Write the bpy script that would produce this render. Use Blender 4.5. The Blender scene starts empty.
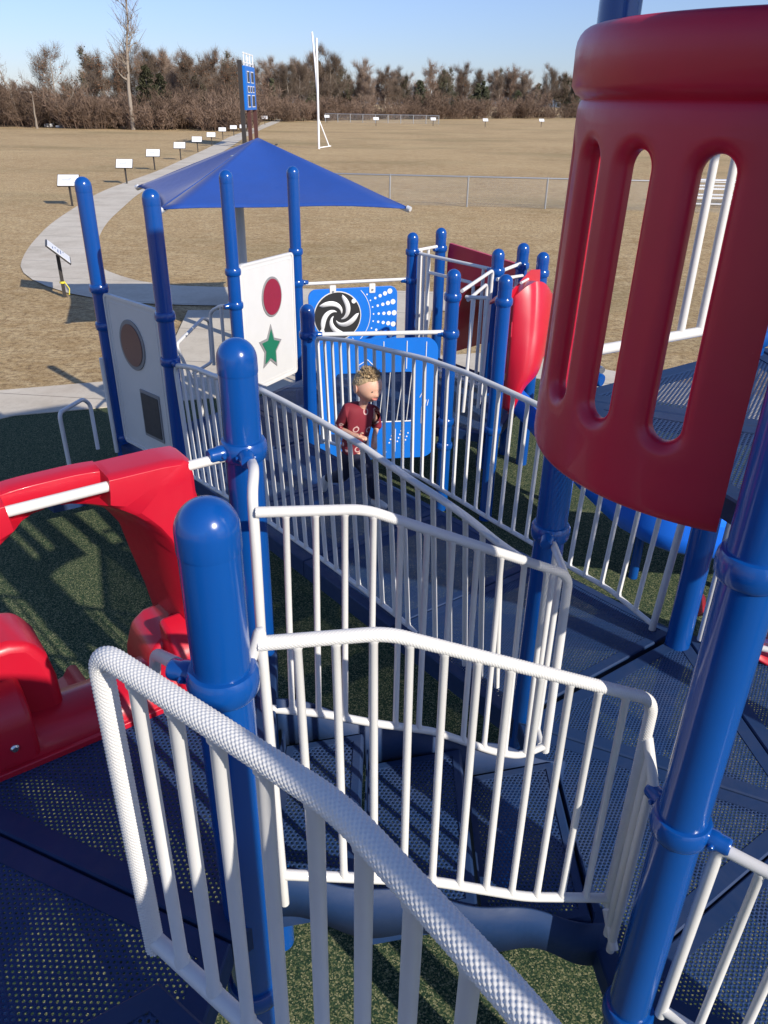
import bpy, bmesh, math, random
from mathutils import Vector, Matrix
random.seed(7)
H = 3.68                      # eye height above the field; plan z below is measured from the eye
F = 769.0
C = bpy.context.scene.collection
sc = bpy.context.scene
V = Vector

# ------------------------------------------------------------------ camera
up = V((24, 1443, 769)).normalized()
fw = V((0, 0, -1)); yy = (fw - up * fw.dot(up)).normalized(); xx = yy.cross(up)
R = Matrix((xx, yy, up))      # camera -> world
cam = bpy.data.cameras.new('camera'); cam.sensor_fit = 'VERTICAL'; cam.sensor_height = 24
cam.lens = 24 * F / 1024; cam.clip_end = 6000; cam.clip_start = .02
co = bpy.data.objects.new('camera', cam); C.objects.link(co)
co.matrix_world = Matrix.Translation((0, 0, H)) @ R.to_4x4()
sc.camera = co

def ray(px, py): return R @ V(((px - 384) / F, -(py - 512) / F, -1))
def at(px, py, Y): r = ray(px, py); return r * (Y / r.y)
def gz(px, py, z): r = ray(px, py); return r * (z / r.z)

# ------------------------------------------------------------------ materials
def mat(name, col, rough=.5, **k):
    m = bpy.data.materials.new(name); m.use_nodes = True
    nt = m.node_tree; b = nt.nodes['Principled BSDF']
    b.inputs['Base Color'].default_value = (*col, 1); b.inputs['Roughness'].default_value = rough
    for kk, v in k.items(): b.inputs[kk.replace('_', ' ')].default_value = v
    return m
def N(m, t, **k):
    n = m.node_tree.nodes.new(t)
    for kk, v in k.items(): setattr(n, kk, v)
    return n
def L(m, a, b): m.node_tree.links.new(a, b)
def bsdf(m): return m.node_tree.nodes['Principled BSDF']
def ramp(m, fac, stops):
    r = N(m, 'ShaderNodeValToRGB'); L(m, fac, r.inputs[0])
    el = r.color_ramp.elements
    while len(el) < len(stops): el.new(.5)
    for e, (p, c) in zip(el, stops): e.position = p; e.color = (*c, 1)
    return r.outputs[0]
def noise(m, scale, detail=4, rough=.6, vec=None, dist=0):
    n = N(m, 'ShaderNodeTexNoise'); n.inputs['Scale'].default_value = scale
    n.inputs['Detail'].default_value = detail; n.inputs['Roughness'].default_value = rough
    n.inputs['Distortion'].default_value = dist
    if vec: L(m, vec, n.inputs['Vector'])
    return n.outputs['Fac']
def coord(m, kind='Object', scale=None):
    t = N(m, 'ShaderNodeTexCoord')
    if not scale: return t.outputs[kind]
    mp = N(m, 'ShaderNodeMapping'); mp.inputs['Scale'].default_value = scale
    L(m, t.outputs[kind], mp.inputs[0]); return mp.outputs[0]
def worldpos(m, scale=None):
    t = N(m, 'ShaderNodeNewGeometry')
    if not scale: return t.outputs['Position']
    mp = N(m, 'ShaderNodeMapping'); mp.inputs['Scale'].default_value = scale
    L(m, t.outputs['Position'], mp.inputs[0]); return mp.outputs[0]
def bump(m, h, strength=.3, dist=.01):
    b = N(m, 'ShaderNodeBump'); b.inputs['Strength'].default_value = strength; b.inputs['Distance'].default_value = dist
    L(m, h, b.inputs['Height']); L(m, b.outputs[0], bsdf(m).inputs['Normal'])
def mix(m, fac, a, b, mode='MIX'):
    x = N(m, 'ShaderNodeMix', data_type='RGBA', blend_type=mode)
    if isinstance(fac, (int, float)): x.inputs[0].default_value = fac
    else: L(m, fac, x.inputs[0])
    for s, v in ((6, a), (7, b)):
        if isinstance(v, tuple): x.inputs[s].default_value = (*v, 1)
        else: L(m, v, x.inputs[s])
    return x.outputs[2]
def math_(m, op, a, b=None):
    n = N(m, 'ShaderNodeMath', operation=op)
    for i, v in enumerate((a, b)):
        if v is None: continue
        if isinstance(v, (int, float)): n.inputs[i].default_value = v
        else: L(m, v, n.inputs[i])
    return n.outputs[0]

def painted(name, col, rough, wear=.12, coat=0, sc_=6, bstr=.04):
    m = mat(name, col, rough)
    w = worldpos(m)
    n1 = noise(m, sc_, 5, .65, w)
    c2 = tuple(min(1, c * (1 - wear)) + .012 * wear for c in col)
    L(m, mix(m, n1, col, c2), bsdf(m).inputs['Base Color'])
    n2 = noise(m, sc_ * 3, 4, .7, w)
    mr = N(m, 'ShaderNodeMapRange'); L(m, n2, mr.inputs[0])
    mr.inputs[3].default_value = rough * .7; mr.inputs[4].default_value = rough * 1.45
    L(m, mr.outputs[0], bsdf(m).inputs['Roughness'])
    bsdf(m).inputs['Coat Weight'].default_value = coat; bsdf(m).inputs['Coat Roughness'].default_value = .08
    bump(m, noise(m, 90, 3, .6, w), bstr, .002)
    return m

BLUE = painted('glossy_blue_paint', (.002, .068, .31), .20, .15, .35)
WHITE = painted('white_powder_coat', (.72, .71, .69), .38, .14, .1)
RED = painted('red_plastic', (.56, .007, .028), .34, .2, .15, 4)
WINE = painted('dark_red_plastic', (.56, .010, .042), .36, .22, .12, 4)
NAVY = painted('navy_vinyl_coating', (.010, .036, .115), .55, .3, .0, 5, .1)
SKYBLUE = painted('bright_blue_plastic', (.005, .17, .68), .38, .15, .1)
SLIDEBLUE = painted('blue_slide_plastic', (.015, .19, .95), .3, .12, .1)
PANELWHITE = painted('white_plastic', (.66, .655, .64), .42, .12, 0)
BLACK = painted('black_plastic', (.015, .015, .017), .5, .1)
GREEN = painted('green_plastic', (.01, .17, .09), .5, .2)
PANELRED = painted('dark_red_disc_plastic', (.27, .012, .04), .5, .2)
MAUVE = painted('brown_lens_plastic', (.13, .055, .07), .3, .2)
GREYP = painted('grey_rubber', (.26, .26, .265), .5, .2)
CHAR = painted('charcoal_mesh', (.05, .052, .06), .5, .2)
COLGREY = painted('light_grey_paint', (.42, .46, .5), .45, .15)
STEEL = mat('galvanised_steel', (.45, .46, .47), .4, Metallic=.8)
SILVER = mat('bolt_steel', (.6, .6, .6), .25, Metallic=1)
CANOPY = painted('blue_shade_fabric', (.003, .058, .32), .75, .25, 0, 3, .3)
bsdf(CANOPY).inputs['Sheen Weight'].default_value = .1
RUST = painted('brown_painted_steel', (.09, .03, .025), .5, .3)
DARKPOST = painted('dark_bronze_post', (.035, .03, .028), .5, .3)
SIGNW = painted('white_sign_sheet', (.8, .8, .8), .35, .05)
INK = mat('grey_print_ink', (.16, .2, .34), .5)
YELLOW = mat('yellow_ribbon', (.7, .6, .05), .6)
ALU = mat('aluminium', (.72, .73, .74), .4, Metallic=.3)
GOALW = mat('white_goal_paint', (.85, .85, .85), .4)

def scuffs(m, amt, col, sc_=(14, 14, 2.2), lo=.66, hi=.74):
    w = worldpos(m, sc_); n = noise(m, 3.2, 8, .8, w, .8)
    src = bsdf(m).inputs['Base Color'].links[0].from_socket
    f = ramp(m, n, [(lo, (0, 0, 0)), (hi, (amt, amt, amt))])
    L(m, mix(m, f, src, col), bsdf(m).inputs['Base Color'])
scuffs(BLUE, .22, (.10, .16, .34)); scuffs(WINE, .25, (.62, .20, .22), (7, 7, 4)); scuffs(RED, .22, (.72, .18, .17), (6, 6, 4)); scuffs(WHITE, .35, (.42, .38, .33), (12, 12, 6), .62, .74); scuffs(PANELWHITE, .2, (.40, .38, .35), (5, 5, 5))
# perforated vinyl coated steel: round holes on a triangular lattice
def perforated():
    m = painted('perforated_navy_vinyl', (.014, .048, .150), .6, .35, 0, 4, .1); bsdf(m).inputs['Specular IOR Level'].default_value = .28
    w = worldpos(m)
    sx = N(m, 'ShaderNodeSeparateXYZ'); L(m, w, sx.inputs[0])
    p = .0158
    def lat(off):
        u = math_(m, 'ADD', math_(m, 'DIVIDE', sx.outputs[0], p), off)
        v = math_(m, 'ADD', math_(m, 'DIVIDE', sx.outputs[1], p * 1.732), off)
        du = math_(m, 'MULTIPLY', math_(m, 'SUBTRACT', math_(m, 'FRACT', u), .5), p)
        dv = math_(m, 'MULTIPLY', math_(m, 'SUBTRACT', math_(m, 'FRACT', v), .5), p * 1.732)
        return math_(m, 'SQRT', math_(m, 'ADD', math_(m, 'MULTIPLY', du, du), math_(m, 'MULTIPLY', dv, dv)))
    d = math_(m, 'MINIMUM', lat(0), lat(.5))
    hole = math_(m, 'LESS_THAN', d, .0034)
    tr = N(m, 'ShaderNodeBsdfTransparent'); ms = N(m, 'ShaderNodeMixShader')
    L(m, hole, ms.inputs[0]); L(m, bsdf(m).outputs[0], ms.inputs[1]); L(m, tr.outputs[0], ms.inputs[2])
    L(m, ms.outputs[0], m.node_tree.nodes['Material Output'].inputs[0])
    # rounded vinyl lips round each hole
    mr = N(m, 'ShaderNodeMapRange'); L(m, d, mr.inputs[0]); mr.inputs[1].default_value = .0038; mr.inputs[2].default_value = .0072
    bb = [n for n in m.node_tree.nodes if n.type == 'BUMP'][0]
    L(m, mr.outputs[0], bb.inputs['Height']); bb.inputs['Strength'].default_value = .6; bb.inputs['Distance'].default_value = .003
    return m
PERF = perforated()

def dusty(m, amt=.35):            # footprints and dust on the walking surfaces
    w = worldpos(m, (1, 1, 1))
    n = noise(m, 2.3, 6, .7, w, .6)
    src = bsdf(m).inputs['Base Color'].links[0].from_socket
    f = ramp(m, n, [(.45, (0, 0, 0)), (.75, (amt, amt, amt))])
    L(m, mix(m, f, src, (.16, .15, .17)), bsdf(m).inputs['Base Color'])
bsdf(NAVY).inputs['Specular IOR Level'].default_value = .3
dusty(PERF, .16); dusty(NAVY, .14)

def ground_mats():
    m = mat('dry_grass', (.3, .22, .13), .95)
    w = worldpos(m)
    a = noise(m, .10, 7, .65, w, .5)
    big = ramp(m, a, [(.32, (.38, .255, .115)), (.5, (.52, .36, .175)), (.68, (.64, .47, .245))])
    st = noise(m, 1.6, 9, .8, worldpos(m, (1, 1.5, 1)), .3)
    c1 = mix(m, ramp(m, st, [(.42, (0, 0, 0)), (.60, (.9, .9, .9))]), big, (.70, .54, .31))
    gr = noise(m, .045, 5, .65, worldpos(m, (1, 1.8, 1)))
    c2 = mix(m, ramp(m, gr, [(.50, (0, 0, 0)), (.66, (.6, .6, .6))]), c1, (.27, .235, .11))
    fine = noise(m, 9, 10, .85, w)
    c3 = mix(m, ramp(m, fine, [(.41, (.9, .9, .9)), (.53, (0, 0, 0))]), c2, (.19, .115, .06))
    hf = noise(m, 38, 6, .85, w)
    c4 = mix(m, ramp(m, hf, [(.42, (.55, .55, .55)), (.52, (0, 0, 0)), (.62, (0, 0, 0))]), c3, (.16, .105, .06))
    L(m, c4, bsdf(m).inputs['Base Color']); bump(m, fine, .9, .05)
    bsdf(m).inputs['Specular IOR Level'].default_value = .15
    t = mat('speckled_green_turf', (.06, .08, .03), .9)
    w = worldpos(t)
    vo = N(t, 'ShaderNodeTexVoronoi'); vo.inputs['Scale'].default_value = 150; L(t, w, vo.inputs['Vector'])
    vo.inputs['Randomness'].default_value = 1
    sp = N(t, 'ShaderNodeSeparateColor'); L(t, vo.outputs['Color'], sp.inputs[0])
    c = ramp(t, sp.outputs[0], [(.0, (.012, .030, .018)), (.34, (.030, .062, .032)), (.55, (.07, .11, .05)), (.78, (.19, .20, .09)), (1, (.40, .38, .21))])
    fb = noise(t, 260, 3, .8, w)
    c = mix(t, ramp(t, fb, [(.42, (.6, .6, .6)), (.6, (0, 0, 0))]), c, (.014, .032, .02))
    L(t, c, bsdf(t).inputs['Base Color'])
    bump(t, sp.outputs[1], .9, .012); bsdf(t).inputs['Specular IOR Level'].default_value = .15
    k = mat('concrete', (.5, .47, .42), .85)
    w = worldpos(k)
    n = noise(k, .8, 8, .7, w)
    c = ramp(k, n, [(.3, (.44, .385, .30)), (.5, (.56, .50, .405)), (.75, (.64, .58, .48))])
    n2 = noise(k, 14, 8, .8, w)
    c = mix(k, ramp(k, n2, [(.35, (.3, .3, .3)), (.5, (0, 0, 0))]), c, (.3, .26, .21))
    sp2 = N(k, 'ShaderNodeSeparateXYZ'); L(k, w, sp2.inputs[0])
    j1 = math_(k, 'LESS_THAN', math_(k, 'FRACT', math_(k, 'DIVIDE', math_(k, 'ADD', sp2.outputs[1], math_(k, 'MULTIPLY', sp2.outputs[0], .12)), 1.9)), .012)
    c = mix(k, math_(k, 'MULTIPLY', j1, .75), c, (.12, .10, .08))
    st_ = noise(k, .35, 5, .7, w); c = mix(k, ramp(k, st_, [(.5, (0, 0, 0)), (.72, (.35, .35, .35))]), c, (.36, .27, .19))
    L(k, c, bsdf(k).inputs['Base Color']); bump(k, n2, .3, .006)
    return m, t, k
GRASS, TURF, CONC = ground_mats()

# ------------------------------------------------------------------ mesh builder
class MB:
    def __init__(s): s.v = []; s.f = []
    def add(s, vs, fs):
        o = len(s.v); s.v += [V(a) for a in vs]; s.f += [tuple(i + o for i in f) for f in fs]
    def tube(s, pts, r, n=12, caps=True, rf=None, closed=False):
        pts = [V(p) for p in pts]; m = len(pts); vs = []
        nrm = None; L_ = 0
        for i, p in enumerate(pts):
            if closed: t = (pts[(i + 1) % m] - pts[i - 1]).normalized()
            else: t = (pts[min(i + 1, m - 1)] - pts[max(i - 1, 0)]).normalized()
            if nrm is None:
                a = V((0, 0, 1)) if abs(t.z) < .9 else V((1, 0, 0))
                nrm = (a - t * a.dot(t)).normalized()
            else: nrm = (nrm - t * nrm.dot(t)).normalized()
            b = t.cross(nrm)
            if i: L_ += (p - pts[i - 1]).length
            rr = r[i] if isinstance(r, (list, tuple)) else r
            for k in range(n):
                th = 2 * math.pi * k / n
                q = rr + (rf(th, L_) if rf else 0)
                vs.append(p + (nrm * math.cos(th) + b * math.sin(th)) * q)
        fs = []
        for i in range(m if closed else m - 1):
            j = (i + 1) % m
            for k in range(n):
                k2 = (k + 1) % n
                fs.append((i * n + k, i * n + k2, j * n + k2, j * n + k))
        if caps and not closed:
            fs.append(tuple(range(n))[::-1]); fs.append(tuple((m - 1) * n + k for k in range(n)))
        s.add(vs, fs); return s
    def box(s, c, h, rz=0, ax=None):        # centre, half sizes
        c = V(c)
        if ax is None: ax = (V((math.cos(rz), math.sin(rz), 0)), V((-math.sin(rz), math.cos(rz), 0)), V((0, 0, 1)))
        vs = [c + ax[0] * h[0] * a + ax[1] * h[1] * b + ax[2] * h[2] * d for a in (-1, 1) for b in (-1, 1) for d in (-1, 1)]
        s.add(vs, [(0, 1, 3, 2), (4, 6, 7, 5), (0, 4, 5, 1), (2, 3, 7, 6), (0, 2, 6, 4), (1, 5, 7, 3)]); return s
    def prism(s, poly, d):                  # 3D planar polygon pushed along vector d
        n = len(poly); poly = [V(p) for p in poly]; d = V(d)
        s.add(poly + [p + d for p in poly], [tuple(range(n)), tuple(range(n, 2 * n))[::-1]] +
              [(i, i + n, (i + 1) % n + n, (i + 1) % n) for i in range(n)]); return s
    def lathe(s, c, prof, n=28, ax=V((0, 0, 1))):   # prof: (radius, height)
        ax = ax.normalized(); a = V((1, 0, 0)) if abs(ax.x) < .9 else V((0, 1, 0))
        u = (a - ax * a.dot(ax)).normalized(); w = ax.cross(u); c = V(c); vs = []; m = len(prof)
        for (r, z) in prof:
            for k in range(n):
                th = 2 * math.pi * k / n
                vs.append(c + ax * z + (u * math.cos(th) + w * math.sin(th)) * max(r, 1e-4))
        fs = [(i * n + k, i * n + (k + 1) % n, (i + 1) * n + (k + 1) % n, (i + 1) * n + k) for i in range(m - 1) for k in range(n)]
        fs += [tuple(range(n))[::-1], tuple((m - 1) * n + k for k in range(n))]
        s.add(vs, fs); return s
    def grid(s, rows, closed=False):
        n = len(rows[0]); vs = [p for r in rows for p in r]; fs = []
        for i in range(len(rows) - 1):
            for k in range(n if closed else n - 1):
                k2 = (k + 1) % n
                fs.append((i * n + k, i * n + k2, (i + 1) * n + k2, (i + 1) * n + k))
        s.add(vs, fs); return s
    def build(s, name, m, parent=None, angle=40, bevel=0, solid=0, subsurf=0, fix=True):
        me = bpy.data.meshes.new(name)
        off = V((0, 0, H))
        base = V(parent['_b']) if parent is not None else V((0, 0, 0))
        me.from_pydata([v + off - base for v in s.v], [], s.f)
        if fix:
            bm = bmesh.new(); bm.from_mesh(me); bmesh.ops.recalc_face_normals(bm, faces=bm.faces); bm.to_mesh(me); bm.free()
        me.materials.append(m)
        for p in me.polygons: p.use_smooth = True
        me.set_sharp_from_angle(angle=math.radians(angle))
        o = bpy.data.objects.new(name, me); C.objects.link(o)
        if parent is not None:
            o.parent = parent if parent.type == 'EMPTY' else parent
            o['_b'] = list(base)
        else: o['_b'] = [0, 0, 0]
        if solid:
            md = o.modifiers.new('s', 'SOLIDIFY'); md.thickness = solid; md.offset = 0
        if bevel:
            md = o.modifiers.new('b', 'BEVEL'); md.width = bevel; md.segments = 3; md.limit_method = 'ANGLE'; md.angle_limit = math.radians(35)
        if subsurf:
            md = o.modifiers.new('ss', 'SUBSURF'); md.levels = subsurf; md.render_levels = subsurf
        return o

def tag(o, label, cat=None, group=None, kind=None):
    if label: o['label'] = label
    if cat: o['category'] = cat
    if group: o['group'] = group
    if kind: o['kind'] = kind
    return o
def thing(name, base, label, cat, group=None):
    o = bpy.data.objects.new(name, None); C.objects.link(o); o.empty_display_size = .1
    o.location = V(base) + V((0, 0, H)); o['_b'] = list(o.location)
    return tag(o, label, cat, group)
def dup(root, loc, rotz=None, scale=None, label=None, group=None):
    r = root.copy(); C.objects.link(r); r.location = V(loc) + V((0, 0, H))
    if rotz is not None: r.rotation_euler = (0, 0, rotz)
    if scale: r.scale = (scale,) * 3 if isinstance(scale, (int, float)) else scale
    if label: r['label'] = label
    if group: r['group'] = group
    for ch in list(root.children):
        c = ch.copy(); C.objects.link(c); c.parent = r
        for g in ch.children:
            d = g.copy(); C.objects.link(d); d.parent = c
    return r
def structure(o): o['kind'] = 'structure'; return o

def fillet(pts, r, n=7):
    pts = [V(p) for p in pts]; out = [pts[0]]
    for i in range(1, len(pts) - 1):
        a, b, c = pts[i - 1], pts[i], pts[i + 1]
        d1 = (a - b); d2 = (c - b); q = min(r, d1.length * .45, d2.length * .45)
        p1 = b + d1.normalized() * q; p2 = b + d2.normalized() * q
        for k in range(n + 1):
            t = k / n; out.append(p1 * (1 - t) ** 2 + b * 2 * t * (1 - t) + p2 * t * t)
    out.append(pts[-1]); return out
def resample(pts, step):
    out = [V(pts[0])]; acc = 0
    for a, b in zip(pts, pts[1:]):
        a = V(a); b = V(b); l = (b - a).length
        if l < 1e-7: continue
        while acc + l >= step:
            t = (step - acc) / l; a = a.lerp(b, t); out.append(a.copy()); l = (b - a).length; acc = 0
            if l < 1e-9: break
        acc += l
    out.append(V(pts[-1])); return out
def along(pts, t):
    d = [0]
    for a, b in zip(pts, pts[1:]): d.append(d[-1] + (V(b).xy - V(a).xy).length)
    x = t * d[-1]
    for i in range(len(pts) - 1):
        if x <= d[i + 1] + 1e-9:
            u = (x - d[i]) / max(1e-9, d[i + 1] - d[i]); return V(pts[i]).lerp(V(pts[i + 1]), u)
    return V(pts[-1])

# ------------------------------------------------------------------ ground
def sheet(poly, z, name, m, thick=0):
    b = MB()
    if thick: b.prism([(x, y, z) for x, y in poly], (0, 0, -thick))
    else: b.add([(x, y, z) for x, y in poly], [tuple(range(len(poly)))])
    return structure(b.build(name, m))
G0 = -H
sheet([(-2500, -600), (2500, -600), (2500, 4500), (-2500, 4500)], G0, 'ground', GRASS)
turf_in = [(-9.5, 5.0), (-5.1, 9.05), (-4.8, 9.33), (-3.77, 9.67), (-1.2, 10.5), (1.8, 11.5), (4.6, 9.8), (9, 3), (9, -9), (-9.5, -9)]
sheet(turf_in, G0 + .028, 'artificial_turf', TURF)
turf_out = [(-10.9, 5.0), (-5.75, 10.02), (-5.42, 10.27), (-4.12, 10.72), (-1.5, 11.6), (1.9, 12.6), (5.3, 10.6), (10.1, 3.3), (10.1, -10), (-10.9, -10)]
b = MB()
n = len(turf_in)
b.add([(x, y, G0 + .04) for x, y in turf_out] + [(x, y, G0 + .04) for x, y in turf_in], [(i, (i + 1) % n, n + (i + 1) % n, n + i) for i in range(n)])
b.add([(x, y, G0 + .04) for x, y in turf_in] + [(x, y, G0 + .0) for x, y in turf_in], [(i, (i + 1) % n, n + (i + 1) % n, n + i) for i in range(n)])
structure(b.build('kerb_walk', CONC))
sheet([(-3.4, 10.98), (-3.9, 15.1), (.9, 15.6), (.6, 12.2)], G0 + .036, 'entrance_pad', CONC)
# winding path
def path_strip(cen, w, z, name):
    cs = resample(fillet(cen, 3.0, 8), .8); l = []; r = []
    for i, p in enumerate(cs):
        t = (cs[min(i + 1, len(cs) - 1)] - cs[max(i - 1, 0)]); t.z = 0; t.normalize(); nn = V((-t.y, t.x, 0))
        l.append(V((p.x, p.y, z)) + nn * w / 2); r.append(V((p.x, p.y, z)) - nn * w / 2)
    b = MB(); b.grid([l, r]); return structure(b.build(name, CONC))
path_strip([(1.6, 16.3, 0), (0, 16.4, 0), (-5.6, 16.5, 0), (-7.9, 18.8, 0), (-9.0, 22.0, 0), (-10.2, 26.6, 0), (-11.9, 36.5, 0), (-12.4, 48, 0), (-14.4, 70, 0), (-17, 95, 0), (-19.6, 128, 0), (-24, 190, 0)], 1.75, G0 + .02, 'path')
# path joints are cut in the slab between walk and pad
# far hills
b = MB(); rows = [[], []]
for i in range(60):
    x = -1900 + i * 62; h = 11 + 10 * math.sin(i * .17 + 1) + 5 * math.sin(i * .51) + 2.5 * math.sin(i * 1.3)
    rows[0].append(V((x, 1500, G0 - 2))); rows[1].append(V((x, 1560, G0 + max(4, h + 10))))
rows.append([p + V((0, 300, -30)) for p in rows[1]])
b.grid(rows)
HILL = mat('hazy_blue_hill', (.10, .125, .155), .95)  # greyish blue base puts the distance haze into the colour
structure(b.build('far_hills', HILL))

# ------------------------------------------------------------------ posts
PR_ = .0625
def clamp(b, x, y, z, dirs, r=PR_):
    prof = [(r + .001, -.034), (r + .009, -.032), (r + .0145, -.022), (r + .0165, 0), (r + .0145, .022), (r + .009, .032), (r + .001, .034)]
    b.lathe((x, y, z), prof, 36)
    for d in dirs:
        d = V((d[0] - x, d[1] - y, 0)).normalized()
        c = V((x, y, z))
        b.lathe(c + d * (r + .004), [(.020, 0), (.027, .008), (.027, .026), (.024, .032), (.024, .052), (.0215, .058), (.020, .06)], 16, d)
        s_ = V((-d.y, d.x, 0))
        b.lathe(c + d * (r + .022) + s_ * .024 + V((0, 0, .0)), [(.0085, 0), (.0085, .006), (.006, .010)], 10, s_)
        b.lathe(c + d * (r + .022) - s_ * .024 + V((0, 0, .0)), [(.0085, 0), (.0085, .006), (.006, .010)], 10, -s_)
POSTS = {}
def post(key, x, y, ztop, clamps, label, cap=True, zb=G0 + .02, group='blue playground posts'):
    t = thing('playground_post', (x, y, zb), label, 'post', group)
    POSTS[key] = (x, y)
    b = MB(); b.lathe((x, y, 0), [(PR_, zb), (PR_, ztop - .10)], 40); b.build('pole', BLUE, t)
    if cap:
        r = PR_ + .0015; hz = .066
        pr = [(r, ztop - hz - .045), (r + .0006, ztop - hz - .04)] + [(r * math.cos(a), ztop - hz + hz * math.sin(a)) for a in [i * math.pi / 2 / 10 for i in range(11)]]
        b = MB(); b.lathe((x, y, 0), pr, 40); b.build('cap', BLUE, t)
    for z, dirs in clamps:
        b = MB(); clamp(b, x, y, z, dirs); b.build('clamp', BLUE, t)
    return t
pN1 = (-.47, 2.35); pN2 = (-.34, 1.29); pL = (-1.42, 1.64)
pR = (.79, 1.40); pT = (.675, 2.72); pPR = (1.56, 3.27)
pH1 = (2.70, 2.85); pH2 = (2.81, 1.67); pH3 = (1.62, .80)
pP1 = (-2.40, 6.5); pP2 = (-1.69, 5.85); pP3 = (-1.50, 7.65); pP4 = (-.995, 8.6)
pQ = (-.70, 6.75); pS1 = (.27, 9.0); pS2 = (.61, 9.4); pS3 = (.58, 6.95); pS4 = (1.10, 8.0); pS5 = (1.01, 6.75); pS6 = (1.41, 8.39); pS7 = (1.57, 8.1)
DA, D0, DU, DF, DC = -1.86, -2.50, -.93, -2.78, -1.5

post('N1', *pN1, -.65, [(-1.02, [(-.40, 2.1), pL])], 'blue post between the red slide hood and the stair railing, middle one')
post('N2', *pN2, -.665, [(-1.10, [(-1.0, 1.45)]), (-2.2, [])], 'nearest domed blue post in front of the red slide hood')
post('L', *pL, -.65, [(-1.02, [pN1])], 'blue post at the far side of the red slide hood')
post('R', *pR, 1.25, [(-.86, [(.9, 1.6)]), (-1.655, [(.748, 1.51), pH3]), (-2.50, [])], 'thick blue post crossing the right edge below the slotted red panel', cap=False)
post('T', *pT, 1.25, [(-.86, [(.8, 2.6)]), (-1.52, [(.6, 2.5)])], 'blue post rising behind the slotted red panel to above the frame', cap=False)
post('PR', *pPR, 1.25, [(-.86, [pT]), (-1.6, [pH1])], 'blue post at the lower end of the ramp, standing on the deck corner', cap=False)
post('H1', *pH1, 1.25, [(-1.6, [pPR])], 'blue post at the far right corner of the hexagonal deck', cap=False)
post('H2', *pH2, -.35, [], 'blue post at the right corner of the hexagonal deck')
post('H3', *pH3, 1.25, [], 'blue post at the near corner of the hexagonal deck', cap=False)
post('P1', *pP1, -.545, [(-1.40, []), (-1.71, []), (-2.73, [])], 'tall blue post left of the white window panel, leftmost of the posts')
post('P2', *pP2, -.56, [(-1.46, []), (-1.81, [(-1.5, 5.6)])], 'tall shaded blue post right of the white window panel')
post('P3', *pP3, -.565, [(-1.47, []), (-1.79, [(-1.9, 7.3)])], 'tall blue post left of the white star panel')
post('P4', *pP4, -.59, [(-1.43, []), (-1.76, [pS1])], 'tall blue post between the white star panel and the swirl panel')
post('Q', *pQ, -1.56, [(-1.83, [pS3, (-.55, 6.5)])], 'short dark blue post at the top end of the ramp, before the swirl panel')
post('S1', *pS1, -1.27, [(-1.48, [pS4]), (-1.79, [pP4])], 'blue post at the right end of the swirl panel')
post('S2', *pS2, -1.27, [(-1.50, [pS1])], 'blue post just left of the dark red arch panel')
post('S3', *pS3, -1.28, [(-1.52, [pS4]), (-1.85, [pQ]), (-2.7, []), (-2.95, [])], 'blue post at the right end of the blue panel with the opening')
post('S4', *pS4, -1.27, [(-1.49, [pS1, pS6])], 'blue post in front of the dark red arch panel')
post('S5', *pS5, -1.28, [(-1.51, []), (-2.7, [])], 'sunlit blue post at the left edge of the bright red hood')
post('S6', *pS6, -1.27, [(-1.50, [pS4])], 'blue post behind the bright red hood, left one of two')
post('S7', *pS7, -1.31, [(-1.52, [])], 'blue post behind the bright red hood, right one of two')

# ------------------------------------------------------------------ decks
def inset(poly, d):
    n = len(poly); out = []
    ar = sum(poly[i][0] * poly[(i + 1) % n][1] - poly[(i + 1) % n][0] * poly[i][1] for i in range(n))
    sg = 1 if ar > 0 else -1
    for i in range(n):
        a = V(poly[i - 1][:2]); p = V(poly[i][:2]); c = V(poly[(i + 1) % n][:2])
        e1 = (p - a).normalized(); e2 = (c - p).normalized()
        n1 = V((-e1.y, e1.x)) * sg; n2 = V((-e2.y, e2.x)) * sg
        k = (n1 + n2); k = k / max(.2, k.dot(n1)); out.append(p + k * d)
    return out
def module(t, poly, zf, border=.07, skirt=.09, gap=.004, dot=True):
    """one deck module: perforated sheet with a solid rim and skirt; zf(x,y) gives the height"""
    o = inset(poly, gap); i1 = inset(poly, border); n = len(o)
    o2 = inset(poly, gap + .006)
    P = lambda q, dz=0: V((q[0], q[1], zf(q[0], q[1]) + dz))
    b = MB()
    rows = [[P(q, -skirt) for q in o], [P(q, -.006) for q in o], [P(q, 0) for q in o2], [P(q, 0) for q in i1], [P(q, -.006) for q in i1]]
    b.grid(rows, True)
    fr = b.build('deck_rim', NAVY, t)
    b = MB(); b.add([P(q, -.003) for q in i1], [tuple(range(n))]); b.build('perforated_sheet', PERF, t)
def deck(name, polys, zf, label, cat='deck', border=.07, skirt=.09):
    z = zf if callable(zf) else (lambda x, y, _z=zf: _z)
    c = polys[0][0]
    t = thing(name, (c[0], c[1], z(c[0], c[1])), label, cat)
    for p in polys: module(t, p, z, border, skirt)
    return t
deck('triangular_deck', [[(-.40, 2.37), (-.27, 1.27), (-.36, 1.19), (-1.36, 1.62)],
     ], DA, 'triangular navy perforated deck at the foot of the red slide')
deck('side_deck', [[(-1.36, 1.62), (-.36, 1.19), (-.40, .90), (-1.3, .32), (-2.2, 1.1)]], DA, 'navy perforated deck panel at the left edge before the raised step')
deck('raised_deck', [[(-.42, .885), (-.05, .615), (.13, .40), (.5, .1), (.3, -1.1), (-1.1, -1.1), (-1.3, .31)]], DC, 'raised navy deck step in the bottom left corner', skirt=.3, border=.05)
hx = V((1.74, 2.16)); hv = []
R_ = 1.22
for k in range(6):
    a = math.radians(155.5 - 60 * k); hv.append((hx.x + R_ * math.cos(a), hx.y + R_ * math.sin(a)))
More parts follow.
